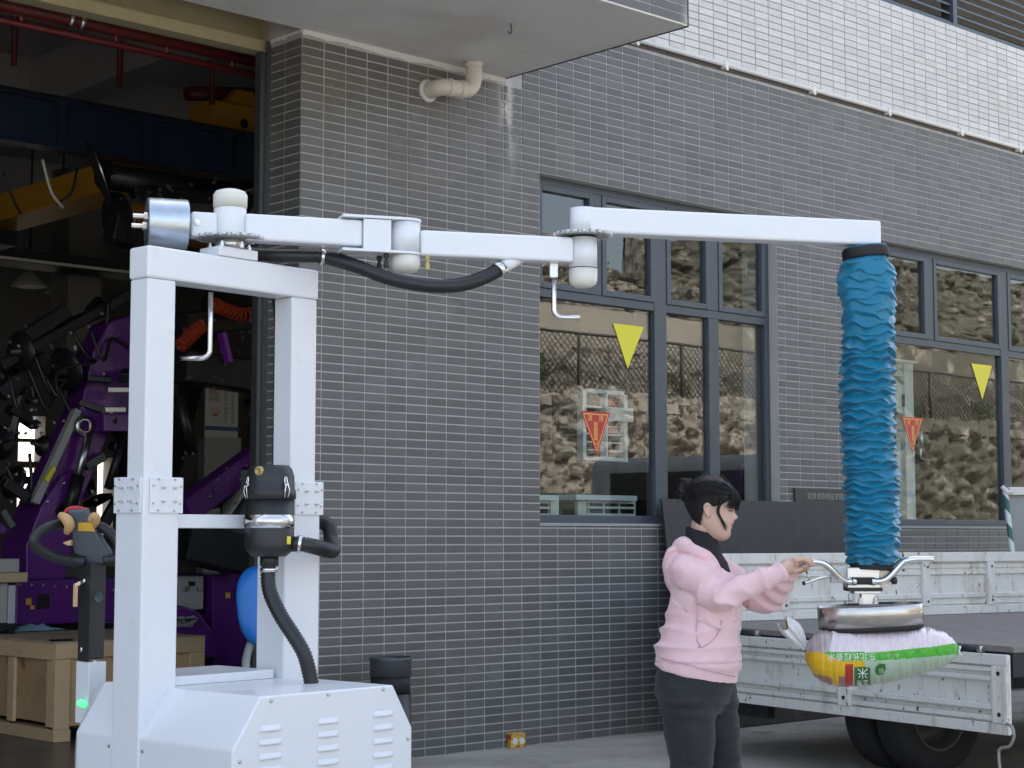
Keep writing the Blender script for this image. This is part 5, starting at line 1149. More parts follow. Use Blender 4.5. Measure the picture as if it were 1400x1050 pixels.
def folds(p, n_):
    f_ = .0
    d1_, t1 = segdist(p, SHN, ELN); d2_, t2 = segdist(p, ELN, WRN); d3_, t3 = segdist(p, SHF, ELF); d4_, t4 = segdist(p, ELF, WRF)
    w_ = noise.noise(p*7)*1.3
    arm_ = min(d1_, d2_)
    if arm_ < .11 and p.y < YP-.03:
        s_ = t1*.16 if d1_ < d2_ else .16+t2*.24
        cr = .95*math.exp(-((s_-.16)/.07)**2)+.6*math.exp(-((s_-.36)/.07)**2)+.35
        v = s_*75+w_*3.2+n_.z*2.4+n_.x*1.0; r_ = 1-abs(math.sin(v*.5)); f_ += cr*.0165*(r_**1.2-.42)*(1-.55*max(0,-n_.z))
        f_ += .009*noise.noise(Vector((p.x*9, p.y*9, p.z*16)))
    elif min(d3_, d4_) < .10 and p.x > pp(1018,0).x:
        v = t4*20+w_*2+n_.z*2; f_ += .012*(.5+.5*math.sin(v))-.003
    else:
        lo = cz(872); back = max(0, -(n_.dot(FX)))
        k = math.exp(-((p.z-lo)/.075)**2)*(.35+.9*back)
        v = p.z*115+w_*1.5+n_.y*1.2; f_ += k*.017*((1-abs(math.sin(v*.5)))**1.3-.4)
        f_ += .009*noise.noise(Vector((p.x*6, p.y*6, p.z*12)))+.003*noise.noise(p*22)
        dg_ = (p-SHN); v2 = (dg_.dot((FX*.8-ZH*.6)))*48+w_; f_ += .009*math.exp(-(dg_.length/.17)**2)*math.sin(v2)
    if zhem[1]-.01 < p.z < zhem[0]+.012 and abs(p.z-(zhem[0]+.004)) < .006: f_ -= .004
    return f_
HOOD = fuse(hd2, 'hoodie', M_PINK, PR, .0045, 2, post=folds)
# zip, pocket seam and drawstring
fr = lambda y, s_=0.0: Vector((pp(961,y).x, YP, cz(y)))+FX*.150+LX*s_
zp = MB(); 
def surf(p0, d_):                                    # cast onto the hoodie
    inv = HOOD.matrix_world.inverted() if False else None
    loc = Vector(p0)-Vector((0,0,0)); ok, hit, nn, _ = HOOD.ray_cast(loc, Vector(d_)); return (Vector(hit)+Vector(nn)*.0015) if ok else None
bpy.context.view_layer.update()
def trace(pts, r_, name, mt, n=6):
    H_ = [surf(p-ray_*.6, ray_) for p, ray_ in pts]; H_ = [h for h in H_ if h is not None]
    if len(H_) > 2: MB().tube(H_, r_, n).build(name, mt, PR)
M_SEAM = mat('pink seam', (.62,.38,.42), .8); M_ZIP = mat('white zip', (.66,.58,.60), .5)
trace([(Vector((pp(961,y).x, YP, cz(y))), -FX) for y in range(795, 921, 3)], .0035, 'zip', M_ZIP)
def campx(x, y): p = pp(x, y); return p, (p-EYE).normalized()
trace([campx(x, y) for x, y in ((954,825),(953,845),(952,862),(953,876),(958,884))], .0018, 'pocket_seam', M_SEAM)
trace([campx(x, y) for x, y in ((986,848),(984,860),(979,870),(970,879),(960,885),(954,885))], .0024, 'pocket_seam', M_SEAM)
trace([campx(x, y) for x, y in ((896+k*9, 897.5+k*2.3) for k in range(13))], .0022, 'hem_seam', M_SEAM)
trace([campx(x, y) for x, y in ((921,766),(919,775),(921,786),(926,797),(931,806))], .0020, 'shoulder_seam', M_SEAM)
# ---- jeans
M_DENIM = mat('charcoal denim', (.015, .017, .021), .8, var=.22, vscale=18, bump=.3, bscale=500, sheen=.1, dirt=(.024,.026,.031), dscale=6, dlo=.45, dhi=.75)
jn = MB()
loft(jn, [(Vector((pp(x,y).x, YP, cz(y))), FX*a, LX*b, 2.2) for y, x, a, b in ((905,952,.130,.168),(925,950,.140,.178),(945,948,.138,.178),(962,948,.118,.165),(975,950,.09,.14))], n=48)
limb(jn, [HIPN+FX*-.005, HIPN.lerp(KNN,.35), KNN, KNN.lerp(ANN,.6), ANN+ZH*.0], [.105,.092,.068,.058,.052], n=32, seg=40)
limb(jn, [HIPF, HIPF.lerp(KNF,.35), KNF, KNF.lerp(ANF,.6), ANF], [.100,.088,.066,.056,.052], n=32, seg=40)
def jf(p, n_):
    f_ = .0022*noise.noise(Vector((p.x*14, p.y*14, p.z*26)))
    k = math.exp(-((p.z-cz(965))/.05)**2)+.9*math.exp(-((p.z-.46)/.07)**2); f_ += k*.004*math.sin(p.z*120+noise.noise(p*6)*4+n_.x*2); return f_
JE = fuse(jn, 'jeans', M_DENIM, PR, .006, 3, post=jf)
bpy.context.view_layer.update()
HOOD_ = HOOD; HOOD = JE
M_JS = mat('denim seam', (.028,.03,.034), .8)
trace([campx(x, y) for x, y in ((926,950),(929,965),(933,980),(937,1000),(940,1020),(941,1046))], .0016, 'side_seam', M_JS)
trace([campx(x, y) for x, y in ((925,936),(926,942),(926,950),(927,957))], .0022, 'pocket_edge', M_JS)
HOOD = HOOD_
# ---- shoes
for A_ in (ANN, ANF):
    sh_ = MB(); limb(sh_, [A_-ZH*.035-FX*.04, A_-ZH*.045+FX*.05, A_-ZH*.05+FX*.15], [.045,.043,.034], n=20)
    fuse(sh_, 'shoe', mat('dark shoe', (.03,.03,.032), .6), PR, .007, 2)
# ================================================================== inside the workshop
IX = WF.P
def ip(x, y, d): u, z = WF.px(x, y, d); return IX(u, d, z)
def ibox(x0, x1, y0, y1, d0, d1, floor=False):
    u0, z1 = WF.px(x0, y0, d0); u1, _ = WF.px(x1, y0, d0); _, z0 = WF.px((x0+x1)/2, y1, d0)
    return MB().box(u0, u1, d0, d1, .006 if floor else z0, WF.px((x0+x1)/2, y0, d0)[1], IX)
M_PURP = mat('purple paint', (.105, .013, .18), .35, var=.12, vscale=4, coat=.2, dirt=(.06,.01,.1), dscale=5)
M_BLK2 = mat('black machine parts', (.012,.012,.014), .4, var=.3, vscale=20)
M_COIL = mat('red coil hose', (.50,.055,.02), .4)
M_GREYBOX = mat('grey enamel', (.36,.35,.33), .5, var=.08, vscale=5)
# services
FP = thing('fire_pipes', 'dark red sprinkler pipes running under the workshop ceiling behind the lintel', 'pipe', IX(-2, .75, 4.2))
MB().tube([IX(-7,.75,4.285), IX(3,.75,4.285)], .042, 14).build('main_pipe', M_RED, FP); MB().tube([IX(-7,.75,4.195), IX(3,.75,4.195)], .021, 10).build('branch_pipe', M_RED, FP)
for x in (28, 158, 228, 318): u = WF.px(x, 60, .75)[0]; MB().tube([IX(u,.75,4.19), IX(u,.75,4.3)], .014, 8).build('link', M_RED, FP)
for x in (95, 110): u = WF.px(x, 20, .75)[0]; MB().lathe([(.05,-.012),(.05,.012)], IX(u,.75,4.285), UH, 16).build('pipe_clamp', M_STEEL, FP)
for x in (18, 163, 290): u, z = WF.px(x, 130, 2.6); MB().tube([IX(u,2.6,4.5), IX(u,2.6,5.7)], .022, 8).build('drop_rod', M_RED, FP)
RBm = thing('crane_runway_beam', 'navy blue steel runway beam crossing the workshop below the ceiling', 'beam', IX(0, 3.2, 4.2))
za, zb = WF.px(100, 205, 3.2)[1], WF.px(100, 140, 3.2)[1]
MB().box(-12, 13, 3.27, 3.29, za+.012, zb-.012, IX).build('web', M_BLUEBEAM, RBm); MB().box(-12, 13, 3.2, 3.36, za-.004, za+.011, IX).build('flange', M_BLUEBEAM, RBm); MB().box(-12, 13, 3.2, 3.36, zb-.011, zb+.004, IX).build('flange', M_BLUEBEAM, RBm)
MB().box(-12, 13, 3.25, 3.31, zb+.005, zb+.045, IX).build('rail', M_BLACK, RBm)
for x in (85, 203, 313): u = WF.px(x, 190, 3.21)[0]; MB().box(u-.03, u+.03, 3.205, 3.269, za+.0115, zb-.0115, IX).build('stiffener', M_BLUEBEAM, RBm)
def girder(name, label, u0, u1, d0, d1, z0, z1):
    T = thing(name, label, 'crane', IX(u0, d0, z0)); MB().box(u0, u1, d0, d1, z0, z1, IX).build('box_girder', M_YELLOW, T, bevel=.01); MB().box(u0-.06, u1+.06, d0, d1, z0-.03, z0-.002, IX).build('lower_flange', M_YELLOW, T)
    MB().box(u0-.05, u1+.05, d0-.05, d0-.005, z0+.04, z1+.05, IX).build('end_plate', M_YELLOW, T); return T
gA = girder('bridge_crane', 'yellow overhead crane girder below the blue beam at the left', .70, .92, 3.45, 12.5, 3.95, 4.17)
MB().box(.8, .95, 5.4, 5.9, 3.78, 3.91, IX).build('hoist_trolley', M_BLK2, gA)
MB().box(1.15, 2.3, 3.95, 4.25, 3.74, 3.98, IX).build('end_carriage', mat('orange crane paint', (.42,.17,.02), .5, var=.15), gA, bevel=.01)
u0, z0 = WF.px(288, 186, 3.6); u1, z1 = WF.px(375, 152, 3.6)
gB = thing('crane_trolley', 'yellow crane trolley standing above the blue beam beside the doorway', 'crane', IX(u0, 3.6, z0))
MB().box(u0, u1+.3, 3.6, 3.95, z0-.02, z1, IX).build('carriage', M_YELLOW, gB, bevel=.012); MB().lathe([(.0,-.004),(.04,-.004),(.04,.0)], IX(u0+.32, 3.598, (z0+z1)/2), -WF.q, 16).build('wheel_hole', M_BLACK, gB)
MB().prism([IX(u0+.18,3.65,z1), IX(u0+.52,3.65,z1), IX(u0+.44,3.65,z1+.14), IX(u0+.28,3.65,z1+.14)], WF.q*.25).build('gearbox', M_YELLOW, gB, bevel=.008); MB().tube([IX(u0-.1,3.8,z1+.06), IX(u0+.75,3.8,z1+.2)], .06, 12).build('drive_shaft', M_RED, gB)
for i, (x0, y0, xm, ym, x1, y1) in enumerate(((58,218,70,262,86,284), (4,235,16,268,28,292), (105,232,98,262,78,280))):
    o = MB().tube(spline([ip(x0,y0,3.7), ip(xm,ym,3.7), ip(x1,y1,3.75)], 16), .012, 6).build('hanging_cable', M_CONDUIT if i == 0 else M_BLACK); o['label'] = ['pale cable loop hanging before the yellow girder', 'black cable hanging at the far left edge below the beam', 'black cable hanging beside the pale cable loop'][i]; o['category'] = 'cable'
TRY = thing('cable_tray', 'dark cable tray with a pale edge hung low across the back of the workshop', 'tray', ip(80, 345, 7.5))
u0, z0 = WF.px(-10, 345, 7.5); u1, z1 = WF.px(240, 345, 7.5); MB().box(u0-4, u1+4, 7.5, 7.9, z0-.06, z0+.07, IX).build('tray', M_BLACK, TRY); MB().box(u0-4, u1+4, 7.46, 7.49, z0-.055, z0-.03, IX).build('edge_strip', M_CONDUIT, TRY)
for i, (x, y) in enumerate(((40,388),(83,398))):
    p = ip(x, y, 9.0+i); T = thing('pendant_lamp', ['round pendant lamp hanging at the back left, the nearer one', 'round pendant lamp hanging farther back beside the first'][i], 'lamp', p, 'pendant lamps')
    MB().lathe([(.19,-.03),(.18,0),(.08,.10),(.04,.14),(.03,.2)], p, ZH, 24).build('shade', M_GREYBOX, T); MB().lathe([(.16,-.034),(0,-.036)], p, ZH, 20).build('diffuser', mat('lamp glass', (.8,.8,.78), .4), T); MB().tube([p+ZH*.2, p+ZH*1.6], .012, 6).build('rod', M_BLACK, T)
# ---- wooden crate
M_PINE = mat('pine plank', (.66,.46,.26), .75, var=.18, vscale=9, stretch=(1,1,6), isl=.14, dirt=(.26,.14,.06), dscale=6, dlo=.62, dhi=.74)
M_PLY = mat('plywood', (.52,.33,.17), .75, var=.25, vscale=4, isl=.12, dirt=(.2,.1,.04), dscale=3, dlo=.55, dhi=.7)
M_CARD = mat('kraft board', (.46,.35,.22), .85, var=.1, vscale=3, dirt=(.24,.17,.1), dscale=2)
cc = atz(73, 1017, 0); CF = Frame((cc.x, cc.y), R(47.2)); CL = CF.px(280.5, 868, 0)[0]; ctop = zat(73, 879, cc.y); CQ = 1.25
CR = thing('wooden_crate', 'pine shipping crate with a flat board top standing in the doorway', 'crate', cc)
def cbox(m0, m1, q0, q1, z0, z1, nm, mt, par=CR): return MB().box(m0, m1, q0, q1, z0, z1, CF.P).build(nm, mt, par, bevel=.003)
zr = ctop-.105
cbox(.0, CL, .0, .022, zr, ctop-.008, 'plank', M_PINE); cbox(.0, .022, .023, CQ, zr-.01, ctop-.008, 'plank', M_PINE)
for m0 in (.0, CL*.45, CL-.11): cbox(m0, m0+.11, .0, .022, .085, zr-.002, 'plank', M_PINE)
for q0 in (.023, .56, CQ-.11): cbox(.0, .022, q0, q0+.09, .10, zr-.012, 'plank', M_PINE)
cbox(.012, CL-.012, .0225, .034, .1, ctop-.02, 'side_panel', M_PLY); cbox(.0225, .034, .03, CQ-.02, .12, ctop-.02, 'side_panel', M_PLY)
for m0 in (.0, CL*.5-.06, CL-.12): cbox(m0, m0+.12, .0, CQ, .006, .084, 'skid', M_PINE)
cbox(-.005, CL+.005, .0, CQ, ctop-.0078, ctop+.004, 'lid', M_CARD)
def drape(ctr_, U_, V_, a, b, h_, seed, nu=40, nv=30):
    m = MB()
    def f_(s, t):
        x = (s-.5)*2; y = (t-.5)*2; e = 1+.18*noise.noise(Vector((x*2, y*2, seed))); return ctr_+U_*(x*a*e)+V_*(y*b*e)+ZH*(.004+h_*max(0,.5+.9*noise.fractal(Vector((x*2.2, y*2.2, seed+3)), 1, 2, 3))*(1-max(abs(x),abs(y))**3))
    return m.grid(f_, nu, nv)
cl_ = atz(42, 862, ctop+.004); o = drape(cl_, CF.m, CF.q, .22, .14, .045, 3).build('blue_cloth', mat('pale blue cloth', (.22,.38,.46), .9, var=.12), orient=False); o['label'] = 'crumpled pale blue cloth lying on the crate top'; o['category'] = 'cloth'
p = atz(82, 876.5, ctop+.005); o = MB().hexa([p+CF.m*a+CF.q*b+ZH*z for z in (.0005,.012) for a, b in ((-.05,-.03),(.08,-.03),(.08,.05),(-.05,.05))]).build('dark_pad', M_BLK2); o['label'] = 'small flat black pad on the corner of the crate top'; o['category'] = 'pad'
# ---- purple handling machines
def coil(name, pts, r_, turns, parent, rt=.009):
    P = spline(pts, turns*12); out = []; up_ = Vector((.3,.2,1))
    for i, p in enumerate(P):
        t = (P[min(i+1,len(P)-1)]-P[max(i-1,0)]).normalized(); a = t.cross(up_).normalized(); b = t.cross(a); th = 2*math.pi*i/12; out.append(p+a*(math.cos(th)*r_)+b*(math.sin(th)*r_))
    return MB().tube(out, rt, 6).build(name, M_COIL, parent)
def cup(p, ax, r_, parent, nm='suction_cup'):
    c = MB().lathe([(r_,0),(r_*1.02,.012),(r_*.9,.03),(r_*.45,.05),(r_*.25,.06),(r_*.22,.12),(0,.12)], p, ax, 28).build(nm, M_BLK2, parent)
    MB().lathe([(r_*1.03,.010),(r_*1.03,.016)], p, ax, 28, cap=False).build('rim_ring', M_STEEL, c); return c
D1 = 3.6
PA = thing('purple_glass_robot', 'purple glazing robot with a raised boom and black suction frame behind the crate', 'robot', ip(90, 900, D1))
ch = ibox(22, 162, 792, 853, D1, D1+.9).build('chassis', M_PURP, PA, bevel=.015)
ibox(30, 160, 853.5, 905, D1+.1, D1+.8, True).build('undercarriage', M_BLK2, PA)
ibox(52, 68, 812, 832, D1-.012, D1-.002).build('inlet_panel', M_BLK2, ch); ibox(36, 43, 818, 827, D1-.012, D1-.002).build('yellow_socket', M_YEL, ch); ibox(42, 47, 828, 833, D1-.012, D1-.002).build('yellow_socket', M_YEL, ch)
for k in range(9): p = ip(27+k*16, 799+k*.9, D1-.002); MB().lathe([(.012,0),(.010,.008)], p, -WF.q, 8).build('screw', M_STEEL, ch)
def slab(pts, d0, d1, nm, mt, par, bev=.008): return MB().prism([ip(x, y, d0) for x, y in pts], WF.q*(d1-d0)).build(nm, mt, par, bevel=bev)
slab([(36,792),(36,745),(58,690),(85,650),(108,640),(112,700),(88,792)], D1+.15, D1+.55, 'boom_base', M_PURP, PA)
slab([(48,688),(110,560),(128,480),(150,440),(182,430),(182,560),(150,590),(110,690)], D1+.2, D1+.48, 'boom', M_PURP, PA)
slab([(45,686),(104,558),(112,562),(54,690)], D1+.12, D1+.19, 'boom_rail', M_GREYBOX, PA, .003); slab([(61,655),(73,637),(77,641),(66,660)], D1+.09, D1+.115, 'warning_label', M_YST, PA, .001)
MB().tube([ip(104,660,D1+.1), ip(122,592,D1+.1)], .032, 12).build('cylinder_rod', M_STEEL, PA); MB().tube([ip(92,705,D1+.1), ip(107,650,D1+.1)], .05, 12).build('cylinder', M_BLK2, PA)
MB().tube([ip(148,668,D1+.1), ip(170,596,D1+.1)], .035, 12).build('cylinder_rod', M_BLK2, PA)
MB().lathe([(.06,-.02),(.085,0),(.06,.02),(.045,.02)], ip(114.5,582.5,D1+.11), -WF.q, 20, cap=False).build('lifting_eye', M_STEEL, PA)
slab([(142,566),(182,566),(182,590),(142,590)], D1+.0, D1+.2, 'boom_bracket', M_PURP, PA); slab([(148,530),(182,530),(182,536),(148,536)], D1-.02, D1+.0, 'bright_edge', M_STEEL, PA, .001); slab([(144,557),(172,557),(172,563),(144,563)], D1-.02, D1+.0, 'bright_edge', M_STEEL, PA, .001)
for k, (a, b, w_) in enumerate((((0,500),(180,400),.10), ((20,470),(90,425),.14), ((60,520),(190,470),.09), ((70,455),(150,420),.12), ((0,540),(60,490),.14), ((95,560),(150,500),.1), ((10,620),(30,540),.08), ((140,720),(185,640),.10))):
    MB().bar(ip(*a, D1+.35+.05*k), ip(*b, D1+.3+.05*k), w_, w_*.8).build('frame_bar', M_BLK2, PA, bevel=.01)
for k, (x, y, r_) in enumerate(((92,505,.17), (30,480,.15), (5,605,.13), (60,610,.08), (20,660,.13), (55,700,.12), (10,520,.16))): cup(ip(x, y, D1+.25+.07*k), Vector((-.5,-.7,-.3+.15*k)).normalized(), r_, PA)
coil('coil_hose', [ip(155,320,3.4), ip(170,330,3.4), ip(190,333,3.4), ip(215,330,3.4)], .05, 13, PA); coil('coil_hose', [ip(246,474,3.3), ip(262,458,3.3), ip(278,444,3.3)], .05, 12, PA)
MB().tube([ip(172,660,D1+.4), ip(186,420,D1+.4)], .06, 12).build('mast', M_BLK2, PA)
for k in range(60):
    rg_ = random.Random(k+50); p = ip(rg_.uniform(0,178), rg_.uniform(420,700), D1+.1+rg_.random()*.2); MB().lathe([(.014,0),(.014,.012),(.008,.012),(.008,.03)], p, Vector((rg_.uniform(-1,0),-1,rg_.uniform(-.4,.6))), 6, sm=False).build('fitting', M_STEEL, PA)
for k in range(9):
    rg_ = random.Random(k+400); x0 = rg_.uniform(0,150); y0 = rg_.uniform(430,640); d_ = D1+rg_.uniform(-.05,.3)
    MB().tube(spline([ip(x0,y0,d_), ip(x0+rg_.uniform(10,30),y0+rg_.uniform(20,60),d_-.05), ip(x0+rg_.uniform(15,50),y0+rg_.uniform(-20,60),d_), ip(min(178,x0+rg_.uniform(30,70)),y0+rg_.uniform(-50,40),d_)], 24), .014, 7).build('air_hose', M_HOSE, PA)
for k in range(26):
    rg_ = random.Random(k+900); x0 = rg_.uniform(-5,175); y0 = rg_.uniform(410,720); a_ = rg_.uniform(-1.2,1.2); L_ = rg_.uniform(12,45); d_ = D1+rg_.uniform(.0,.9)
    MB().bar(ip(x0,y0,d_), ip(min(178,x0+L_*math.cos(a_)),y0+L_*math.sin(a_),d_+rg_.uniform(-.1,.2)), rg_.uniform(.05,.13), rg_.uniform(.04,.10)).build('clamp_arm', M_BLK2 if k % 6 else M_PURP, PA, bevel=.006)
# raised suction arms of a second robot
D2 = 3.0
PB = thing('raised_suction_arm', 'black suction arm with round cups raised in front of the yellow crane', 'robot', ip(250, 300, D2))
MB().tube([ip(140,240,D2), ip(330,268,D2+.2)], .10, 14).build('arm', M_BLK2, PB); MB().bar(ip(180,262,D2), ip(345,275,D2), .10, .09).build('arm_bar', M_BLK2, PB, bevel=.01); MB().bar(ip(150,310,D2), ip(200,330,D2), .16, .2).build('arm_block', M_BLK2, PB, bevel=.02)
cup(ip(132,235,D2-.05), Vector((.75,.2,.3)), .24, PB); cup(ip(316,258,D2+.0), Vector((.2,.4,-.9)), .20, PB); cup(ip(160,300,D2-.02), Vector((.6,.6,.2)), .2, PB)
for k in range(22): rg_ = random.Random(k+9); p = ip(rg_.uniform(150,300), rg_.uniform(245,285), D2-.12); MB().lathe([(.013,0),(.013,.012),(.008,.03)], p, Vector((rg_.uniform(-.5,.5),-1,.3)), 6, sm=False).build('fitting', M_STEEL, PB)
MB().bar(ip(330,270,D2+.2), IX(WF.px(330,270,D2+.2)[0]+.3, D2+2.0, 1.2), .14, .14).build('boom', M_BLK2, PB, bevel=.01); MB().bar(IX(WF.px(330,270,D2+.2)[0]+.3, D2+2.0, .01), IX(WF.px(330,270,D2+.2)[0]+.3, D2+2.0, 1.25), .3, .3).build('mast', M_PURP, PB, bevel=.01)
D3 = 3.4
PC_ = thing('purple_crawler', 'purple crawler machine with a grey control box seen between the white posts', 'robot', ip(300, 900, D3))
slab([(225,900),(225,835),(250,828),(272,836),(290,860),(300,900)], D3-.1, D3+.5, 'fender', M_PURP, PC_, .02); ch3 = ibox(291, 372, 785, 915, D3+.1, D3+.9).build('chassis', M_PURP, PC_, bevel=.015)
ibox(243, 279, 788, 834, D3+.12, D3+.4).build('control_box', M_GREYBOX, PC_, bevel=.01); ibox(259, 267, 795, 801, D3+.108, D3+.118).build('display', M_BLK2, PC_); ibox(309, 315, 810, 818, D3+.088, D3+.098).build('yellow_label', M_YEL, ch3); ibox(322, 338, 803, 822, D3+.088, D3+.098).build('inlet_panel', M_BLK2, ch3)
for x in (254, 271): MB().lathe([(.02,0),(.02,.02)], ip(x, 805, D3+.118), -WF.q, 12).build('knob', M_STEEL, PC_)
MB().bar(ip(250,700,D3+.2), ip(372,610,D3+.3), .16, .2).build('boom', M_PURP, PC_, bevel=.01); MB().bar(ip(300,720,D3+.1), ip(368,620,D3+.1), .05, .03).build('boom_rail', M_GREYBOX, PC_); MB().bar(ip(245,690,D3+.4), ip(370,665,D3+.4), .2, .16).build('frame_bar', M_BLK2, PC_, bevel=.01)
MB().bar(ip(245,500,D3), ip(372,520,D3+.2), .2, .26).build('frame_bar', M_BLK2, PC_, bevel=.02); MB().bar(ip(246,445,D3+.1), ip(370,430,D3+.2), .2, .2).build('frame_bar', M_BLK2, PC_, bevel=.02); MB().bar(ip(303,455,D3-.05), ip(312,495,D3-.05), .08, .04).build('purple_arm', mat('bright purple', (.24,.03,.42), .35), PC_)
coil('coil_hose', [ip(290,415,D3-.05), ip(310,424,D3-.05), ip(335,430,D3-.05), ip(372,422,D3-.05)], .05, 16, PC_); MB().tube([ip(262,620,D3), ip(245,540,D3)], .05, 10).build('strut', M_BLK2, PC_); MB().bar(ip(330,760,D3), ip(245,740,D3), .3, .3).build('turret', M_BLK2, PC_, bevel=.02); MB().bar(ip(330,790,D3+.3), ip(330,640,D3+.3), .3, .3).build('mast', M_BLK2, PC_, bevel=.02)
for k in range(40): rg_ = random.Random(k+200); p = ip(rg_.uniform(246,368), rg_.choice((rg_.uniform(430,535), rg_.uniform(620,690))), D3-.12); MB().lathe([(.012,0),(.012,.012),(.008,.03)], p, Vector((rg_.uniform(-.5,.5),-1,.3)), 6, sm=False).build('fitting', M_STEEL, PC_)
for k in range(5): p = ip(346+k*2, 640, D3); cup(ip(352, 560+k*3, D3+.1*k), Vector((.3,-.6,.5)), .12, PC_) if k < 2 else None
drp = drape(ip(249, 852, D3-.16), UH, ZH*.35-WF.q*.5, .12, .1, .05, 9, 24, 20).build('clear_bag', mat('clear plastic', (.45,.42,.45), .15), orient=False); drp['label'] = 'crumpled clear plastic bag on the purple crawler fender'; drp['category'] = 'plastic bag'
# ---- banner, boxes, chair
DB_ = 6.0; BNR = thing('roll_up_banner', 'white roll up banner with red and blue lettering in the dark workshop', 'banner', ip(302, 700, DB_))
u0, z1 = WF.px(281, 527, DB_); u1, z0 = WF.px(325, 592, DB_); XB = lambda u, z, o: IX(u, DB_-o, z)
MB().box(u0, u1, DB_, DB_+.01, z0-.05, z1, IX).build('sheet', mat('banner white', (.62,.60,.56), .6), BNR); MB().box(u0, u1, DB_-.003, DB_-.001, z0+.015, z0+.055, IX).build('blue_band', mat('banner blue', (.03,.09,.25), .5), BNR)
MB().box(u0-.02, u1+.02, DB_-.03, DB_+.08, .006, z0-.051, IX).build('stand', M_GREYBOX, BNR); hgt = z1-z0; wdt = u1-u0
tbm = MB()
for r_, s_ in ((.14,'真空'), (.29,'吊机')): text_mb(s_, hgt*.15, lambda x, y, d, r_=r_: XB(u0+wdt*.26+x, z1-hgt*r_+y, .003), tbm)
for k in range(5): a = -.9+k*.45; tbm.add([XB(u0+wdt*.25+math.sin(a)*.02, z1-hgt*.66, .003), XB(u0+wdt*.25+math.sin(a)*.03+.012, z1-hgt*.66, .003), XB(u0+wdt*.25+math.sin(a)*.11, z1-hgt*.66+math.cos(a)*.11, .003)], [(0,1,2)])
tbm.build('red_lettering', mat('banner red', (.45,.06,.04), .5), BNR, orient=False)
tbb = MB()
for cx_, s_ in ((.62,'品质保证服务至上'), (.83,'搬运轻松安全高效')):
    for i, chh in enumerate(s_): text_mb(chh, hgt*.085, lambda x, y, d, cx_=cx_, i=i: XB(u0+wdt*cx_+x, z1-hgt*(.10+i*.095)+y, .003), tbb)
tbb.build('blue_lettering', MATS['banner blue'], BNR, orient=False)
def small_box(x0, x1, y0, y1, d, dd, nm, label, mt): o = ibox(x0, x1, y0, y1, d, d+dd).build(nm, mt, bevel=.006); o['label'] = label; o['category'] = 'box'; return o
SH_ = thing('parts_bench', 'dark bench at the left edge carrying grey and kraft boxes', 'bench', ip(10, 852, 3.2)); u0, z0 = WF.px(24, 853, 3.2); MB().box(u0-1.6, u0, 3.2, 3.9, z0-.04, z0, IX).build('top', M_BLK2, SH_)
for q in (3.22, 3.84): MB().box(u0-.06, u0-.01, q, q+.05, .006, z0-.041, IX).build('leg', M_BLK2, SH_)
small_box(-30, 11, 797, 852.5, 3.25, .3, 'grey_case', 'grey case on the bench at the left edge', M_GREYBOX); small_box(12, 22, 800, 852.5, 3.25, .4, 'pale_panel', 'pale upright panel beside the grey case', mat('pale steel', (.45,.47,.5), .4)); small_box(-30, 38.5, 783, 796.5, 3.2, .35, 'kraft_carton', 'flat kraft carton on top of the grey case', M_CARD); small_box(0, 27, 764, 782.5, 3.22, .2, 'white_carton', 'small off-white carton on top of the kraft carton', M_GREYBOX)
DC = -.45; BCH = thing('blue_chair', 'blue plastic shell chair half hidden behind the right white post', 'chair', ip(350, 990, DC))
cu, czz = WF.px(367, 830, DC)
def shell(a, b):
    th = (a-.5)*math.pi*.9; v = (b-.5)*2; w_ = (.155 if v < 0 else .155)*math.sqrt(max(.02, 1-abs(v)**2.6)); return IX(cu+math.sin(th)*w_*.95, DC+.10*(1-math.cos(th))+.04*v, czz+v*.215)
MB().grid(shell, 26, 30).build('shell', mat('blue plastic', (.012,.15,.50), .4, var=.04), BCH, orient=False)
sm = BCH.children[0].modifiers.new('t', 'SOLIDIFY'); sm.thickness = .012
for s_ in (-1, 1): MB().tube(spline([IX(cu+s_*.05,DC+.08,czz-.18), IX(cu+s_*.10,DC+.05,czz-.26), IX(cu+s_*.125,DC+.02,czz-.36), IX(cu+s_*.13,DC,.02)], 16), .022, 10).build('leg', mat('sage frame', (.24,.29,.26), .5), BCH)
# ---- behind the window glass
DW = .55
M_WGOOD = mat('white shop furniture', (.66,.70,.68), .5, var=.05)
WS = thing('wall_shelf_unit', 'white framed shelf unit with red goods behind the left window', 'shelf', ip(827, 630, DW))
for a, b, c, d in ((797,801.5,533,628),(853.5,858,540,632),(828,831,537,630),(801.5,853.5,533,538),(801.5,853.5,625,630)): ibox(a, b, c, d, DW, DW+.06).build('frame', M_WGOOD, WS)
for y in (556, 582, 593, 604, 615): ibox(803, 852, y, y+2, DW+.02, DW+.3).build('shelf', M_WGOOD, WS)
ibox(832, 852, 548, 555, DW+.1, DW+.25).build('red_goods', M_RST, WS); ibox(832, 852, 583, 592, DW+.1, DW+.25).build('red_goods', M_RST, WS); ibox(829, 866, 557, 576, DW-.05, DW-.045).build('paper', mat('paper', (.7,.68,.64), .8), WS)
MB().box(WF.px(797,600,DW)[0], WF.px(858,600,DW)[0], DW+.3, DW+.32, WF.px(827,630,DW)[1], WF.px(827,535,DW)[1], IX).build('back', M_BLK2, WS)
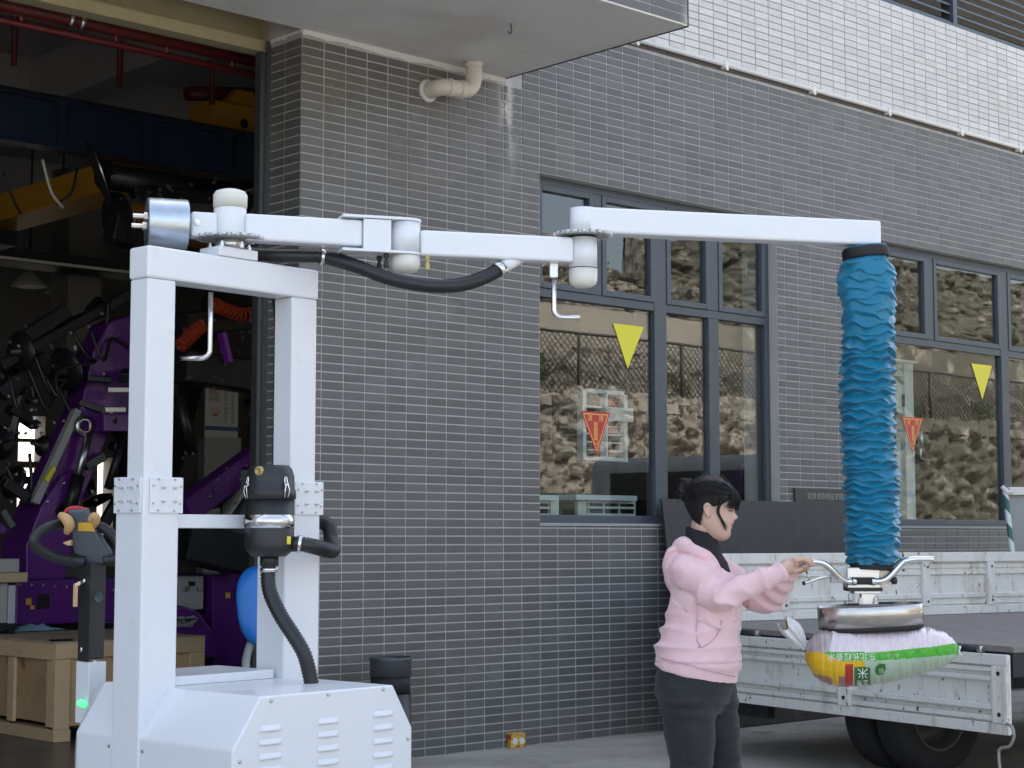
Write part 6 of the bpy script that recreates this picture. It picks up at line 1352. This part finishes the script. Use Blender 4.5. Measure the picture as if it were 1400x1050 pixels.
for a, b in (((735,764),('white slatted bench end at the lower left corner behind the left window')), ((790,871),('white slatted bench behind the left window, right of the bench end'))):
    T = thing('slatted_bench', b, 'bench', ip(a[0], 712, DW)); x0, x1 = a
    ibox(x0-2, x1, 677, 684, DW-.1, DW+.3).build('top_rail', M_WGOOD, T); ibox(x0, x0+12 if x1 > 800 else x1-11, 684.5, 716, DW-.05, DW-.02).build('side_panel', M_WGOOD, T) if x1 > 800 else ibox(x1-11, x1, 684.5, 716, DW-.05, DW-.02).build('side_panel', M_WGOOD, T)
    for y in (685, 692.5, 702, 711): ibox(x0+(13 if x1 > 800 else -4), x1-(2 if x1 > 800 else 12), y, y+3.2, DW-.04, DW-.02).build('slat', M_WGOOD, T)
    for k in range(4):
        x = x0+14+(x1-x0-18)*k/3
        if x1 > 800: ibox(x, x+2, 685, 715, DW-.02, DW-.01).build('upright', M_WGOOD, T)
    T2 = MB().box(WF.px(x0,715,DW)[0], WF.px(x1,715,DW)[0], DW+.0, DW+.3, .006, WF.px(x0,716,DW)[1], IX).build('plinth', M_WGOOD, T)
PU = thing('purple_reel', 'purple machine wheel just behind the right pane of the left window', 'reel', ip(1015, 680, .7)); MB().lathe([(.16,0),(.17,.02),(.17,.1),(.16,.12)], ip(1016, 655, .7), -WF.q, 28).build('disc', M_PURP, PU); MB().lathe([(.07,-.005),(.07,.13)], ip(1016, 655, .7), -WF.q, 20).build('hub', M_BLK2, PU); MB().tube([ip(1016,655,.65), IX(WF.px(1016,655,.65)[0],.65,.01)], .04, 10).build('stand', M_BLK2, PU)
o = MB().tube([ip(1021,360,.3), ip(1030,470,.3), ip(1034,590,.3), ip(1035,690,.3), IX(WF.px(1035,690,.3)[0],.3,.01)], .022, 12).build('white_pole', mat('pale pipe', (.66,.64,.56), .4)); o['label'] = 'slender white pole standing behind the right side of the left window'; o['category'] = 'pole'
WMn = thing('white_stand', 'white steel lifting column with a braced bracket behind the right window', 'machine', ip(1240, 720, .6))
ibox(1236, 1248, 496, 720, .6, .7, True).build('column', M_WGOOD, WMn); ibox(1205, 1254, 491, 494, .5, .8).build('top_plate', M_WGOOD, WMn); ibox(1215, 1236, 497, 514, .62, .66).build('arm', M_WGOOD, WMn, bevel=.003)
MB().prism([ip(x, y, .62) for x, y in ((1215,515),(1222,515),(1240,535),(1240,565),(1230,565),(1212,550))], WF.q*.03).build('brace', M_WGOOD, WMn); MB().tube(spline([ip(1235,533+6,.615), ip(1235,556,.615)], 4), .016, 8).build('slot', M_BLK2, WMn)
MB().tube([ip(1259,590,.5), ip(1259,612,.5)], .022, 12).build('rod_socket', M_STEEL, WMn); MB().tube(spline([ip(1259,612,.5), ip(1259,624,.5), ip(1263,628,.5), ip(1275,628.5,.5)], 14), .008, 8).build('latch_rod', M_CHROME, WMn)
MB().tube([ip(1226,600,.7), ip(1222,720,.7)], .05, 12).build('post', M_WGOOD, WMn)
